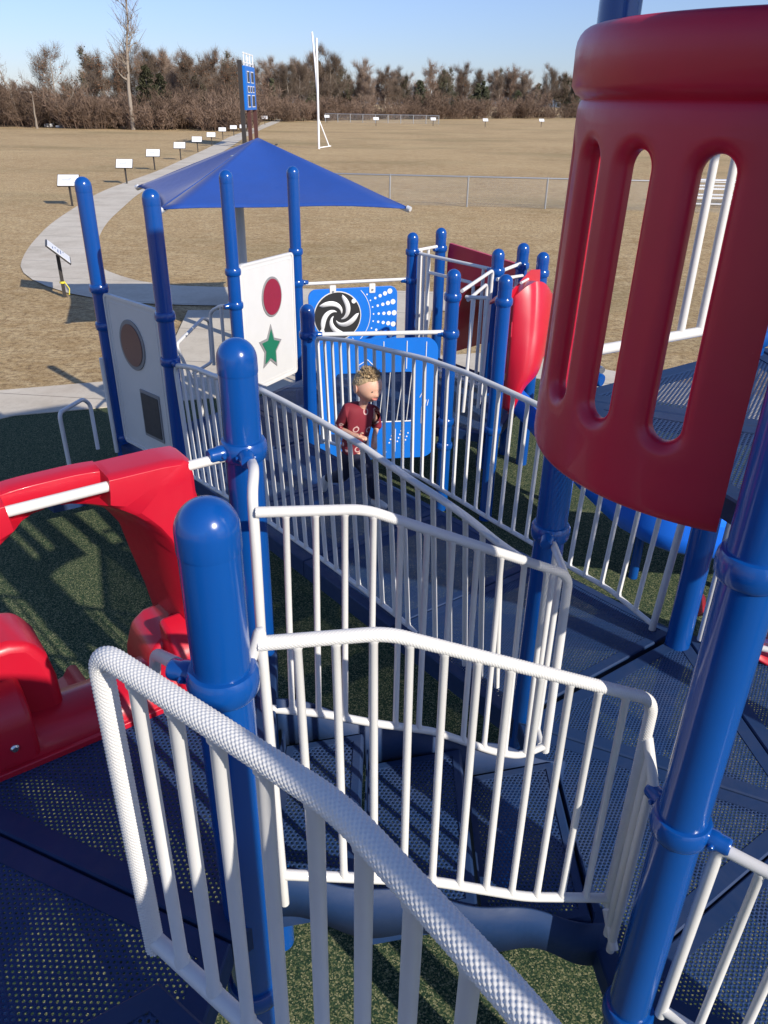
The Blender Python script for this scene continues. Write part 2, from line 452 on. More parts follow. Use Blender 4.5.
tri = [[hv[k], hv[(k + 1) % 6], tuple(hx)] for k in range(6)]
deck('hexagonal_deck', tri, D0, 'wide navy hexagonal deck of triangular perforated panels, in the middle right')
# connecting strip from stairs to hexagon edge is the bottom of the stairs
ut = [[hv[1], hv[2], tuple(hx)], [hv[2], hv[3], tuple(hx)], [hv[0], hv[1], tuple(hx)], [hv[0], tuple(hx), (1.45, 1.2), (1.02, 1.62)]]
deck('upper_deck', ut, DU, 'high navy perforated deck seen through the slots of the red panel', skirt=.07)

A1, A2 = V((-1.66, 5.83)), V((-.74, 6.62)); B1, B2 = V((.615, 2.69)), V((1.60, 3.395))
def ramp_z(x, y):
    m1 = (A1 + A2) / 2; m2 = (B1 + B2) / 2; d = m2 - m1; t = (V((x, y)) - m1).dot(d) / d.length_squared
    return DF + (D0 - .01 - DF) * min(1, max(0, t))
seg = []
for k in range(4):
    a, c = k / 4, (k + 1) / 4
    seg.append([tuple(A1.lerp(B1, a)), tuple(A2.lerp(B2, a)), tuple(A2.lerp(B2, c)), tuple(A1.lerp(B1, c))])
deck('ramp', seg, ramp_z, 'long navy ramp the boy is running on', 'ramp', .06, .12)
deck('far_deck', [[(-2.40, 6.42), (-1.69, 5.83), (-.74, 6.66), (-1.45, 7.62)], [(-1.45, 7.62), (-.74, 6.66), (-.85, 8.55)]], DF, 'navy deck between the two white play panels')
deck('bridge_deck', [[(-.70, 6.72), (.55, 6.98), (.27, 8.95), (-.98, 8.58)]], DF, 'navy deck between the swirl panel and the blue panel with the opening')
deck('end_deck', [[(.58, 6.98), (1.03, 6.78), (1.57, 8.05), (1.41, 8.39), (.61, 9.35), (.29, 8.98)]], DF, 'navy deck below the dark red arch panel')
deck('transfer_step', [[(-3.45, 6.55), (-2.98, 6.1), (-2.45, 6.45), (-2.85, 6.95)]], -3.18, 'small low navy transfer step left of the leftmost post', 'step', skirt=.14)

# stairs from the triangular deck down to the hexagon
def stairs():
    t = thing('stairs', (-.3, 1.7, DA), 'navy perforated stairs between the two white stair railings', 'stairs')
    xs = [(-.34, -.06, -2.02), (-.05, .31, -2.18), (.33, .70, -2.34)]
    ya, yb = (1.39, 2.03), (1.60, 2.28)
    def Y(x, s): u = (x + .3) / 1.0; return (ya[0] + (yb[0] - ya[0]) * u) if s == 0 else (ya[1] + (yb[1] - ya[1]) * u)
    last = None
    for x0, x1, z in xs:
        w = .05
        poly = [(x0, Y(x0, 0)), (x1, Y(x1, 0)), (x1 - .0, Y(x1, 1)), (x0, Y(x0, 1))]
        i1 = inset(poly, .035); i1 = [V((q.x, q.y)) for q in i1]
        b = MB(); P = lambda q, dz=0: V((q[0], q[1], z + dz))
        o2 = inset(poly, .01)
        b.grid([[P(q, -.09) for q in poly], [P(q, -.012) for q in poly], [P(q, 0) for q in o2], [P(q) for q in i1], [P(q, -.008) for q in i1]], True)
        tr = b.build('tread', NAVY, t)
        b = MB(); b.add([P(q, -.004) for q in i1], [(0, 1, 2, 3)]); b.build('perforated_sheet', PERF, tr)
        b = MB(); b.box((x0 + .004, (Y(x0, 0) + Y(x0, 1)) / 2, z + .035), (.003, (Y(x0, 1) - Y(x0, 0)) / 2 - .01, .045)); b.build('riser', NAVY, t)
    b = MB(); b.box((.715, (Y(.7, 0) + Y(.7, 1)) / 2, -2.42), (.003, .32, .08)); b.build('riser', NAVY, t)
    # wavy side stringers
    for s in (0, 1):
        top = []; bot = []
        for i in range(49):
            u = i / 48; x = -.36 + u * 1.12
            zz = DA + .045 - (x + .36) * .50 + .016 * math.sin((x + .36) * 2 * math.pi / .37)
            y = Y(x, s) + (-.012 if s == 0 else .012)
            top.append(V((x, y, zz))); bot.append(V((x, y, zz - .20 - .02 * math.sin((x + .1) * 2 * math.pi / .37))))
        b = MB(); b.grid([top, bot]); b.build('stringer', NAVY, t, solid=.008)
stairs()

# ------------------------------------------------------------------ railings
def grip(p=.0095, m_=12, amp=.0009):
    def f(th, q):
        v = math.cos(m_ * th) * math.cos(2 * math.pi * q / p)
        return amp * v
    return f
def railing(name, label, top, bot, nb, rt=.018, rb=.0105, stile=.016, textured=None, corner=.05, ends=(True, True), group=None, skip=(), cat='railing', mat_=None):
    mt = mat_ or WHITE
    t = thing(name, V(bot[0]), label, cat, group)
    top = [V(p) for p in top]; bot = [V(p) for p in bot]
    full = ([bot[0] - V((0, 0, .03))] if ends[0] else []) + top + ([bot[-1] - V((0, 0, .03))] if ends[1] else [])
    pts = fillet(full, corner, 8)
    b = MB()
    if textured:
        step, n, p = textured
        pts = resample(pts, step)
        b.tube(pts, rt, n, rf=grip(p, round(math.pi * 2 * rt / p)))
    else: b.tube(pts, rt, 14)
    b.build('top_rail', mt, t, angle=80)
    b = MB(); b.tube(fillet(bot, corner, 6), stile, 12); b.build('bottom_rail', mt, t, angle=60)
    for i in range(1, nb):
        if i in skip: continue
        a = along(top, i / nb); c = along(bot, i / nb)
        b = MB(); b.tube([a - V((0, 0, rt * .5)), a - V((0, 0, rt + .002)), a - V((0, 0, rt + .007)), c + V((0, 0, stile + .007)), c + V((0, 0, stile + .002)), c], [rb + .003, rb + .003, rb, rb, rb + .003, rb + .003], 14, caps=False); b.build('baluster', mt, t)
    return t

# near railing in front of the viewer
ra = [(-.408, .878, -.70), (-.045, .606, -.70), (.136, .384, -.70), (.36, .02, -.70)]
rb_ = [(-.415, .885, -1.375), (-.05, .612, -1.375), (.136, .39, -1.375), (.36, .02, -1.375)]
railing('guard_railing', 'closest white railing with diamond textured top rail, sweeping to the bottom edge', ra, rb_, 14,
        rt=.0172, rb=.0112, stile=.016, textured=(.0010, 98, .0076), corner=.045)
# stair railings
def short_filler(t, p, q, zt, zb, nb=1):
    p = V(p); q = V(q); d = (q - p)
    b = MB(); b.tube([V((p.x, p.y, zt[0])), V((q.x, q.y, zt[1]))], .0145, 12); b.build('link_pipe', WHITE, t)
    b = MB(); b.tube([V((p.x, p.y, zb[0])), V((q.x, q.y, zb[1]))], .0145, 12); b.build('link_pipe', WHITE, t)
    for u in (.38, .78):
        a = p.lerp(q, u); z1 = zt[0] + (zt[1] - zt[0]) * u; z2 = zb[0] + (zb[1] - zb[0]) * u
        b = MB(); b.tube([V((a.x, a.y, z1)), V((a.x, a.y, z2 - .05))], .013, 12); b.build('baluster', WHITE, t)
t2 = railing('stair_railing', 'white railing on the near side of the stairs, with a bent top rail', [(-.27, 1.335, -1.04), (.01, 1.40, -1.055), (.73, 1.585, -1.40)],
        [(-.26, 1.36, -1.83), (.16, 1.45, -1.97), (.45, 1.52, -2.13), (.735, 1.585, -2.22)], 12, rt=.0165, rb=.0105, stile=.0145, textured=(.0015, 66, .0088), corner=.05, ends=(False, True))
b = MB(); b.tube(fillet([(-.285, 1.33, -1.08), (-.262, 1.338, -1.0), (-.262, 1.345, -1.16), (-.255, 1.36, -1.95)], .02), .0125, 12); b.build('end_stile', WHITE, t2)
short_filler(t2, (.735, 1.58), (.752, 1.505), (-1.53, -1.65), (-2.27, -2.36))
t3 = railing('stair_railing', 'white railing on the far side of the stairs, looping off the middle blue post', [(-.385, 2.03, -1.09), (-.06, 2.08, -1.10), (.655, 2.29, -1.46)],
        [(-.40, 2.03, -1.86), (-.2, 2.04, -1.89), (-.02, 2.06, -1.95), (.2, 2.14, -2.06), (.45, 2.22, -2.24), (.56, 2.25, -2.29), (.665, 2.29, -2.27)], 12, rt=.0165, rb=.0105, stile=.0145, textured=(.0015, 66, .0088), corner=.05, ends=(False, True))
b = MB(); b.tube(fillet([V((-.43, 2.26, -1.03)), V((-.40, 2.14, -1.0)), V((-.395, 2.05, -1.04)), V((-.392, 2.03, -1.2)), V((-.40, 2.03, -1.95))], .05), .0165, 14); b.build('end_stile', WHITE, t3)
short_filler(t3, (.66, 2.34), (.67, 2.62), (-1.50, -1.53), (-2.32, -2.36))
# ramp railings
rzA = ramp_z(*A1) 
def on_line(px, py, A, B):
    r_ = ray(px, py); A = V(A); B = V(B); d = B - A; n_ = V((-d.y, d.x)); t = A.dot(n_) / r_.xy.dot(n_); return r_ * t
nA, nB = (-1.60, 5.74), (.62, 2.87)
near_top = [on_line(*q, nA, nB) for q in ((175, 365), (195, 368), (214, 376), (257, 388), (283, 401), (318, 420), (360, 444.5), (411, 480), (438, 497), (468, 518), (497, 542), (520, 558))]
near_bot = [on_line(*q, nA, nB) for q in ((192, 476), (226, 496), (268, 521), (315, 554), (360, 587), (401, 619), (444, 661), (472, 690), (512, 733))]
railing('ramp_railing', 'long white railing on the near side of the ramp, in front of the boy', near_top, near_bot, 31, rt=.019, rb=.0135, stile=.015, corner=.08, ends=(True, False))
fA, fB = (-.60, 6.55), (1.50, 3.38)
far_top = [on_line(*q, fA, fB) for q in ((317, 338), (347, 340.5), (374, 347), (409, 355), (429, 360), (468, 373.6), (507, 391), (540, 406))] + [V((1.12, 3.95, -1.70)), V((1.50, 3.38, -1.64))]
far_bot = [on_line(*q, fA, fB) for q in ((323, 440), (372, 457), (420, 477), (459, 500), (490, 519), (532, 543), (568, 566), (609, 589), (653, 625))]
railing('ramp_railing', 'long white railing on the far side of the ramp, behind the boy', far_top, far_bot, 29, rt=.019, rb=.0135, stile=.015, corner=.05, ends=(True, True))
# deck guards
railing('deck_railing', 'white railing at the bottom right, clamped to the thick blue post', [(.875, 1.345, -1.675), (1.55, .86, -1.70)], [(.87, 1.36, -2.42), (1.55, .86, -2.42)], 8, rt=.0165, rb=.0125, ends=(True, False), corner=.03)
railing('deck_railing', 'white railing right of the ramp end post, mostly behind the thick blue post', [(1.66, 3.24, -1.55), (2.62, 2.88, -1.55)], [(1.66, 3.24, -2.42), (2.62, 2.88, -2.42)], 3, rt=.0165, rb=.011, ends=(True, True))
railing('upper_railing', 'white railing of the high deck seen through the slots of the red panel', [(.74, 2.78, .12), (1.36, 3.155, .12)], [(.74, 2.78, -.80), (1.36, 3.155, -.80)], 2, skip=(1,), rt=.0165, rb=.0145, stile=.02, ends=(False, True), textured=None)
ug = [o for o in bpy.data.objects if o.name.startswith('upper_railing')][0]
for q_ in ((1.165, 3.038), (1.262, 3.096)):
    b = MB(); b.tube([V((*q_, .11)), V((*q_, -.80))], .0155, 12); b.build('baluster', WHITE, ug)
# arched entry hand rails, small rails of the far group
def pipes(name, label, cat, lines, r=.016, m=None, part='pipe', group=None):
    t = thing(name, lines[0][0], label, cat, group)
    for ln in lines:
        b = MB(); b.tube(fillet(ln, .07, 6), r, 12); b.build(part, m or WHITE, t)
    return t
a_ = lambda px, py, Y: at(px, py, Y)
pipes('hand_rail', 'white looped hand rail at the ground entrance beside the concrete pad', 'hand rail', [
    [a_(205, 425, 7.9), a_(199, 395, 7.9), a_(176, 345, 7.9), a_(203, 318, 8.8), a_(209, 321, 9.0), a_(212, 362, 9.0), a_(186, 378, 8.4)],
    [a_(214, 365, 8.3), a_(210, 312, 8.3), a_(220, 306, 8.2), a_(232, 306, 7.75)],
    [a_(224, 346, 8.1), a_(221, 307, 8.1)]], .019)
pipes('grab_loop', 'white arched grab loop above the low transfer step', 'grab bar', [[a_(70, 468, 6.3), a_(59, 413, 6.3), a_(83, 399, 6.85), a_(90, 404, 6.95), a_(98, 449, 6.9)]], .019)
pipes('side_pipe', 'white upright pipe leaning along the leftmost blue post', 'pipe', [[a_(117, 452, 6.4), a_(101, 358, 6.4)]], .018)
zt = -1.5
pipes('guard_railing', 'grey and white guard frame between the two right posts near the arch panel', 'railing', [
    [V((.33, 8.93, -1.48)), V((1.05, 8.06, -1.48))], [V((.33, 8.93, -2.72)), V((1.05, 8.06, -2.72))], [V((.45, 8.79, -1.66)), V((.90, 8.25, -1.66)), V((.90, 8.25, -2.7))],
    [V((.345, 8.91, -1.48)), V((.345, 8.91, -2.72))], [V((.40, 8.85, -1.48)), V((.40, 8.85, -2.72))], [V((.45, 8.79, -1.48)), V((.45, 8.79, -2.72))],
    [V((.98, 8.14, -1.48)), V((.98, 8.14, -2.72))], [V((1.04, 8.07, -1.48)), V((1.04, 8.07, -2.72))]], .018, part='bar')
pipes('guard_railing', 'short white guard frame between the two far blue posts', 'railing', [
    [V((.33, 9.06, -1.47)), V((.56, 9.33, -1.47))], [V((.37, 9.1, -1.47)), V((.37, 9.1, -2.72))], [V((.46, 9.22, -1.47)), V((.46, 9.22, -2.72))], [V((.33, 9.06, -2.72)), V((.56, 9.33, -2.72))]], .018, part='bar')
pipes('climber_rail', 'bright white slanting climber rails between the posts left of the red hood', 'railing', [
    [a_(462, 291, 7.0), a_(493, 270, 7.85), a_(480, 402, 7.75)], [a_(468, 300, 7.05), a_(487, 284, 7.7), a_(479, 404, 7.6)],
    [a_(466, 297, 7.0), a_(488, 298, 6.85)], [a_(474, 299, 6.95), a_(463, 412, 6.9)], [a_(488, 299, 6.85), a_(478, 408, 6.85)]], .017, part='bar')
pipes('guard_railing', 'short white guard frame behind the bright red hood', 'railing', [
    [V((1.14, 8.05, -1.5)), V((1.38, 8.33, -1.47))], [V((1.08, 7.8, -1.53)), V((1.36, 8.0, -1.53))], [V((1.16, 7.88, -1.53)), V((1.16, 7.88, -2.7))], [V((1.3, 7.97, -1.53)), V((1.3, 7.97, -2.7))]], .018, part='bar')

# ------------------------------------------------------------------ slotted red barrel panel
def shell(cx, cy, r, ang, zr, slots, m, name, label, lip=True, thick=.044):
    t = thing(name, (cx, cy, zr[0]), label, 'panel')
    a0, a1 = ang; z0, z1 = zr
    sa, sz0, sz1, hw = slots      # slot angles, z range, half width in metres
    def P(a, z, rr):
        rr += .018 * (.5 - (z - z0) / (z1 - z0))
        return V((cx + rr * math.cos(a), cy + rr * math.sin(a), z))
    b = MB()
    edges = [a0] + [(sa[i] + sa[i + 1]) / 2 for i in range(len(sa) - 1)] + [a1]
    NS = 16
    NZ = 24
    def cell(ac, aL, aR, inner):
        # loops from the rectangle to the slot
        out = []
        # stadium param points, counter-clockwise starting bottom
        st = []
        for k in range(NS + 1):
            th = math.pi + math.pi * k / NS; st.append((math.cos(th), math.sin(th), 0))
        right = [(1, 0, j / NZ) for j in range(1, NZ)]
        topc = [(math.cos(math.pi * k / NS), math.sin(math.pi * k / NS), 1) for k in range(NS + 1)]
        left = [(-1, 0, 1 - j / NZ) for j in range(1, NZ)]
        ring = st + right + topc + left
        def stad(w, dr):
            res = []
            for (cx_, cy_, s) in ring:
                zc = (sz0 + hw) + (sz1 - sz0 - 2 * hw) * s
                res.append((ac + cx_ * w / r, zc + cy_ * w, dr))
            return res
        def rect():
            res = []
            for (cx_, cy_, s) in ring:
                zc = (sz0 + hw) + (sz1 - sz0 - 2 * hw) * s
                if cy_ == 0 or abs(cy_) < 1e-6:
                    res.append((aR if cx_ > 0 else aL, zc, 0))
                else:
                    # project the direction on the rectangle end
                    if cy_ < 0: H_ = zc - zlo
                    else: H_ = zhi - zc
                    W_ = (aR - ac) if cx_ > 0 else (ac - aL)
                    th = math.atan2(abs(cy_), abs(cx_)); tm = th / (math.pi / 2)
                    # walk side then end
                    if tm < .5: x = 1; y = tm * 2
                    else: x = (1 - tm) * 2; y = 1
                    res.append((ac + math.copysign(W_ * x, cx_), zc + math.copysign(H_ * y, cy_), 0))
            return res
        return ring, stad, rect
    zlo, zhi = z0 + .07, z1 - .05
    for i, ac in enumerate(sa):
        aL, aR = edges[i], edges[i + 1]
        ring, stad, rect = cell(ac, aL, aR, False)
        rc = rect(); s1 = stad(hw + .030, 0)
        mids = []
        for f in (0, .25, .5, .75):
            mids.append([(p[0] + (q[0] - p[0]) * f, p[1] + (q[1] - p[1]) * f, 0) for p, q in zip(rc, s1)])
        loops = mids + [s1, stad(hw + .022, -.0015), stad(hw + .014, -.006), stad(hw + .006, -.013), stad(hw + .001, -.021), stad(hw, -.028), stad(hw, -thick + .004)]
        inner = [stad(hw + .002, -thick), stad(hw + .02, -thick)] + [[(p[0] + (q[0] - p[0]) * f, p[1] + (q[1] - p[1]) * f, -thick) for p, q in zip(stad(hw + .02, 0), rc)] for f in (.5, 1)]
        b.grid([[P(a, z, r + dr) for (a, z, dr) in lp] for lp in loops + inner], True)
    # full-height bands above and below the slots
    na = 90
    def band(prof):
        rows = []
        for (z, dr) in prof: rows.append([P(a0 + (a1 - a0) * k / na, z, r + dr) for k in range(na + 1)])
        b.grid(rows)
        return rows
    lo = [(zlo, 0), (z0 + .03, 0), (z0 + .014, -.002), (z0 + .004, -.008), (z0, -.017), (z0 + .004, -thick + .006), (z0 + .014, -thick), (zlo, -thick)]
    hi = [(zhi, 0), (z1 - .02, 0), (z1 - .006, -.003), (z1, -.007), (z1 + .006, -.002), (z1 + .012, .010), (z1 + .03, .021), (z1 + .105, .023), (z1 + .122, .021), (z1 + .134, .016), (z1 + .143, .009), (z1 + .149, 0), (z1 + .152, -.010), (z1 + .152, -.020), (z1 + .148, -.032), (z1 + .138, -.042), (z1 + .12, -thick), (zhi, -thick)]
    r1 = band(lo); r2 = band(hi)
    for e in (0, -1):
        pf = [r_[e] for r_ in r1]; b.add(pf, [tuple(range(len(pf)))])
        pf = [r_[e] for r_ in r2]; b.add(pf, [tuple(range(len(pf)))])
        a = a0 if e == 0 else a1
        b.add([P(a, zlo, r), P(a, zhi, r), P(a, zhi, r - thick), P(a, zlo, r - thick)], [(0, 1, 2, 3)])
    o = b.build('shell', m, t, angle=50)
    return t
D = math.radians
tp = shell(.98, 2.05, .537, (D(128), D(247)), (-.872, .012), ([D(150.5), D(170.5), D(190.0), D(208.6), D(229.3)], -.685, -.08, .040), WINE,
      'slotted_panel', 'large curved dark red plastic panel with tall rounded slots at the right edge')
for (px_, py_) in ((.84, 1.53), (.74, 2.56)):
    for z in (-.8, .09):
        b = MB(); b.lathe((px_, py_, z), [(.012, 0), (.012, .05)], 10, V((pR if py_ < 2 else pT) + (z,)) - V((px_, py_, z))); b.build('bolt', SILVER, tp)

# ------------------------------------------------------------------ red slide with hood
def red_slide():
    n1 = V(pN1); d = (V(pL) - n1).normalized(); nn = V((d.y, -d.x))
    if nn.y < 0: nn = -nn
    t = thing('red_slide', (n1.x + d.x * .5, n1.y + d.y * .5, DA), 'bright red plastic slide with arched hood at the left edge', 'slide')
    def P(s, z, o): q = n1 + d * s + nn * o; return V((q.x, q.y, z))
    c = .60
    # hood: outer outline and arch opening in (s,z), front at o=-.02 back at .34
    def outer(th):   # th 0..1 from right foot over top to left foot
        pass
    col = [(.435, -1.96, .335, -1.96), (.44, -1.80, .335, -1.80), (.445, -1.62, .335, -1.62), (.45, -1.46, .335, -1.46), (.45, -1.34, .325, -1.34), (.445, -1.25, .30, -1.265),
           (.43, -1.18, .27, -1.215), (.42, -1.12, .24, -1.18), (.42, -1.06, .21, -1.15), (.415, -1.02, .185, -1.13), (.395, -1.005, .165, -1.115), (.33, -1.0, .157, -1.11), (.25, -1.0, .150, -1.105), (.165, -1.0, .143, -1.10),
           (.147, -1.0, .137, -1.096), (.144, -.995, .130, -1.092), (.11, -.992, .10, -1.08), (.07, -.99, .065, -1.072), (.035, -.99, .03, -1.068), (0, -.99, 0, -1.066)]
    O = [(c - a, z) for a, z, _, _ in col] + [(c + a, z) for a, z, _, _ in col[-2::-1]]
    I = [(c - a, z) for _, _, a, z in col] + [(c + a, z) for _, _, a, z in col[-2::-1]]
    def dep(s): return .07 if abs(s - c) < .146 else 0
    def lerp2(p, q, f): return (p[0] + (q[0] - p[0]) * f, p[1] + (q[1] - p[1]) * f)
    def ob(z): return .12 + .22 * min(1, max(0, (-1.08 - z) / .16))
    def inw(i, f):
        x = i[0] - c; k = min(1, abs(x) / .1) * max(0, min(1, (i[1] + 1.75) / .35))
        return (i[0] - math.copysign(.075 * k * f, x) if abs(x) > 1e-6 else i[0], i[1] - .03 * f * (i[1] > -1.3))
    layers = [[P(*o, ob(o[1])) for o in O],
              [P(*o, .02 + dep(o[0])) for o in O]]
    for f, dd in ((.03, -.008), (.10, -.02), (.5, -.026), (.92, -.022), (1.0, -.010)):
        layers.append([P(*lerp2(o, i, f), dd + dep(o[0])) for o, i in zip(O, I)])
    layers.append([P(*inw(i, .5), max(.02 + dep(o[0]), ob(i[1]) * .5)) for o, i in zip(O, I)])
    layers.append([P(*inw(i, 1), max(ob(i[1]) - .01, .10)) for o, i in zip(O, I)])
    layers.append(layers[0])
    b = MB(); b.grid(layers); b.build('hood', RED, t, angle=38, bevel=.010)
    # black disc painting the dark inside of an oval hole beside the post
    b = MB(); b.lathe(P(.225, -1.20, -.031), [(.034, 0), (.030, .004)], 24, V((nn.x, nn.y, 0)) * -1); 
    o = b.build('dark_hole_disc', BLACK, t)
    for v in o.data.vertices: pass
    # chute
    sect = [(.33, .15), (.345, .175), (.32, .185), (.30, .165), (.285, .12), (.265, .06), (.20, .022), (.09, .004), (0, 0)]
    sec = [(c - x, z) for x, z in sect] + [(c + x, z) for x, z in sect[-2::-1]]
    rows = []
    pathp = [(-.10, -1.845), (-.03, -1.80), (.06, -1.785), (.12, -1.80), (.20, -1.92), (.34, -2.06), (.6, -2.36), (1.0, -2.80), (1.35, -3.14), (1.6, -3.33), (1.85, -3.42), (2.3, -3.44)]
    for j, (o_, z) in enumerate(pathp):
        sc_ = [0.05, .3, .6, .8, .8, .8, .8, .9, .9, .9, .8, .5][j]
        rows.append([P(s, z + h * sc_, o_) for s, h in sec])
    b = MB(); b.grid(rows); b.build('chute', WINE if False else RED, t, angle=60, solid=.014)
    # side blocks on the deck
    for sg in (-1, 1):
        b = MB()
        s0 = c + (.22 if sg > 0 else -.25); s1 = c + sg * .44
        pr = [(-.10, DA + .0), (-.10, -1.70), (-.08, -1.66), (-.02, -1.62), (.06, -1.60), (.06, DA)]
        lo_, hi_ = min(s0, s1), max(s0, s1)
        b.prism([P(lo_, z, o) for o, z in pr], P(hi_, 0, 0) - P(lo_, 0, 0)); b.build('side_block', RED, t, bevel=.018)
        b = MB(); b.lathe(P((s0 + s1) / 2 if sg < 0 else .89, -1.77, -.10), [(.014, 0), (.014, .004), (.009, .009)], 14, V((-nn.x, -nn.y, 0))); b.build('bolt', SILVER, t)
    for prof, m0 in (([(.70, -1.90), (.705, -1.68), (.72, -1.58), (.76, -1.51), (.82, -1.49), (.92, -1.49), (.98, -1.52), (.99, -1.90)], 'side_wall'), ([(.43, -1.90), (.42, -1.80), (.39, -1.71), (.34, -1.675), (.27, -1.67), (.25, -1.68), (.25, -1.90)], 'side_wall')):
        b = MB(); b.prism([P(q[0], q[1], .03) for q in prof], P(0, 0, .26) - P(0, 0, .03)); b.build(m0, RED, t, bevel=.03, angle=60)
    b = MB(); b.box(P(c, DA + .008, -.105), (.40, .012, .012), math.atan2(d.y, d.x)); b.build('sill', RED, t, bevel=.004)
    b = MB(); b.tube([P(.075, -1.035, .0), P(1.12, -1.035, .0)], .0165, 16); b.build('top_bar', WHITE, t)
red_slide()
pipes('grab_bar', 'short white bar running left from the nearest blue post clamp', 'grab bar', [[V((-.46, 1.36, -1.12)), V((-.60, 1.62, -1.30)), V((-.66, 1.74, -1.50))]], .0165)

# ------------------------------------------------------------------ white play panels
def star(c, r, k=.45, n=5, rot=0):
    return [(c[0] + (r if i % 2 == 0 else r * k) * math.sin(math.pi * i / n + rot), c[1] + (r if i % 2 == 0 else r * k) * math.cos(math.pi * i / n + rot)) for i in range(2 * n)]
def disc(c, rx, ry, n=36): return [(c[0] + rx * math.cos(2 * math.pi * i / n), c[1] + ry * math.sin(2 * math.pi * i / n)) for i in range(n)]
def rrect(x0, y0, x1, y1, r, n=5):
    o = []
    for cx, cy, a in ((x1 - r, y1 - r, 0), (x0 + r, y1 - r, 90), (x0 + r, y0 + r, 180), (x1 - r, y0 + r, 270)):
        for i in range(n + 1): t = D(a + 90 * i / n); o.append((cx + r * math.cos(t), cy + r * math.sin(t)))
    return o
class Plane:
    def __init__(s, a, b, z0, z1, slope=0):
        s.a = V(a); s.b = V(b); s.d = (s.b - s.a).normalized(); s.w = (s.b - s.a).length
        s.n = V((s.d.y, -s.d.x)); s.z0 = z0; s.h = z1 - z0; s.slope = slope
        if s.n.dot(s.a) > 0: s.n = -s.n          # n looks at the viewer
    def P(s, x, y, o=0): q = s.a + s.d * x + s.n * o; return V((q.x, q.y, s.z0 + y + s.slope * x))
    def shape(s, poly, o0, o1): 
        b = MB(); b.prism([s.P(x, y, o0) for x, y in poly], V((s.n.x, s.n.y, 0)) * (o1 - o0)); return b
def toward(p, q, d): p = V(p); q = V(q); return p + (q - p).normalized() * d
def white_panel(pa, pb, label, items):
    pl = Plane(toward(pa, pb, .075), toward(pb, pa, .075), -2.74, -1.42)
    q = pl.P(pl.w / 2, 0); t = thing('play_panel', q, label, 'play panel')
    w, h = pl.w, pl.h
    pl.shape(rrect(0, 0, w, h, .05), -.012, .012).build('board', PANELWHITE, t, bevel=.004)
    # raised rim and inner line
    for (m_, wd, th) in ((.0, .022, .020), (.055, .006, .015)):
        o = rrect(m_, m_, w - m_, h - m_, .05); i = rrect(m_ + wd, m_ + wd, w - m_ - wd, h - m_ - wd, .035)
        b = MB(); b.grid([[pl.P(x, y, .010) for x, y in o], [pl.P(x, y, th) for x, y in o], [pl.P(x, y, th) for x, y in i], [pl.P(x, y, .010) for x, y in i]], True)
        b.build('rim', WHITE, t)
    for nm, poly, m, frame in items(w, h):
        if frame:
            k = len(poly); cx = sum(p[0] for p in poly) / k; cy = sum(p[1] for p in poly) / k
            big = [(cx + (x - cx) * frame + 0, cy + (y - cy) * frame) for x, y in poly]
            f = pl.shape(big, .012, .021).build('window_frame', GREYP, t, bevel=.003)
        pl.shape(poly, .014, .026).build(nm, m, t)
    return t
white_panel(pP1, pP2, 'white play panel with a round window and a square window, on the left', lambda w, h: [
    ('round_window', disc((w * .45, h * .72), .155, .175), MAUVE, 1.2),
    ('square_window', rrect(w * .50, h * .15, w * .50 + .25, h * .15 + .36, .01), CHAR, 1.16)])
white_panel(pP3, pP4, 'white play panel with a dark red disc above a green star', lambda w, h: [
    ('red_disc', disc((w * .55, h * .70), .155, .185), PANELRED, 1.12),
    ('star', [(w * .47 + (x - w * .47) * .82, y) for x, y in star((w * .47, h * .30), .20, .52, 5, .12)], GREEN, 1.28)])

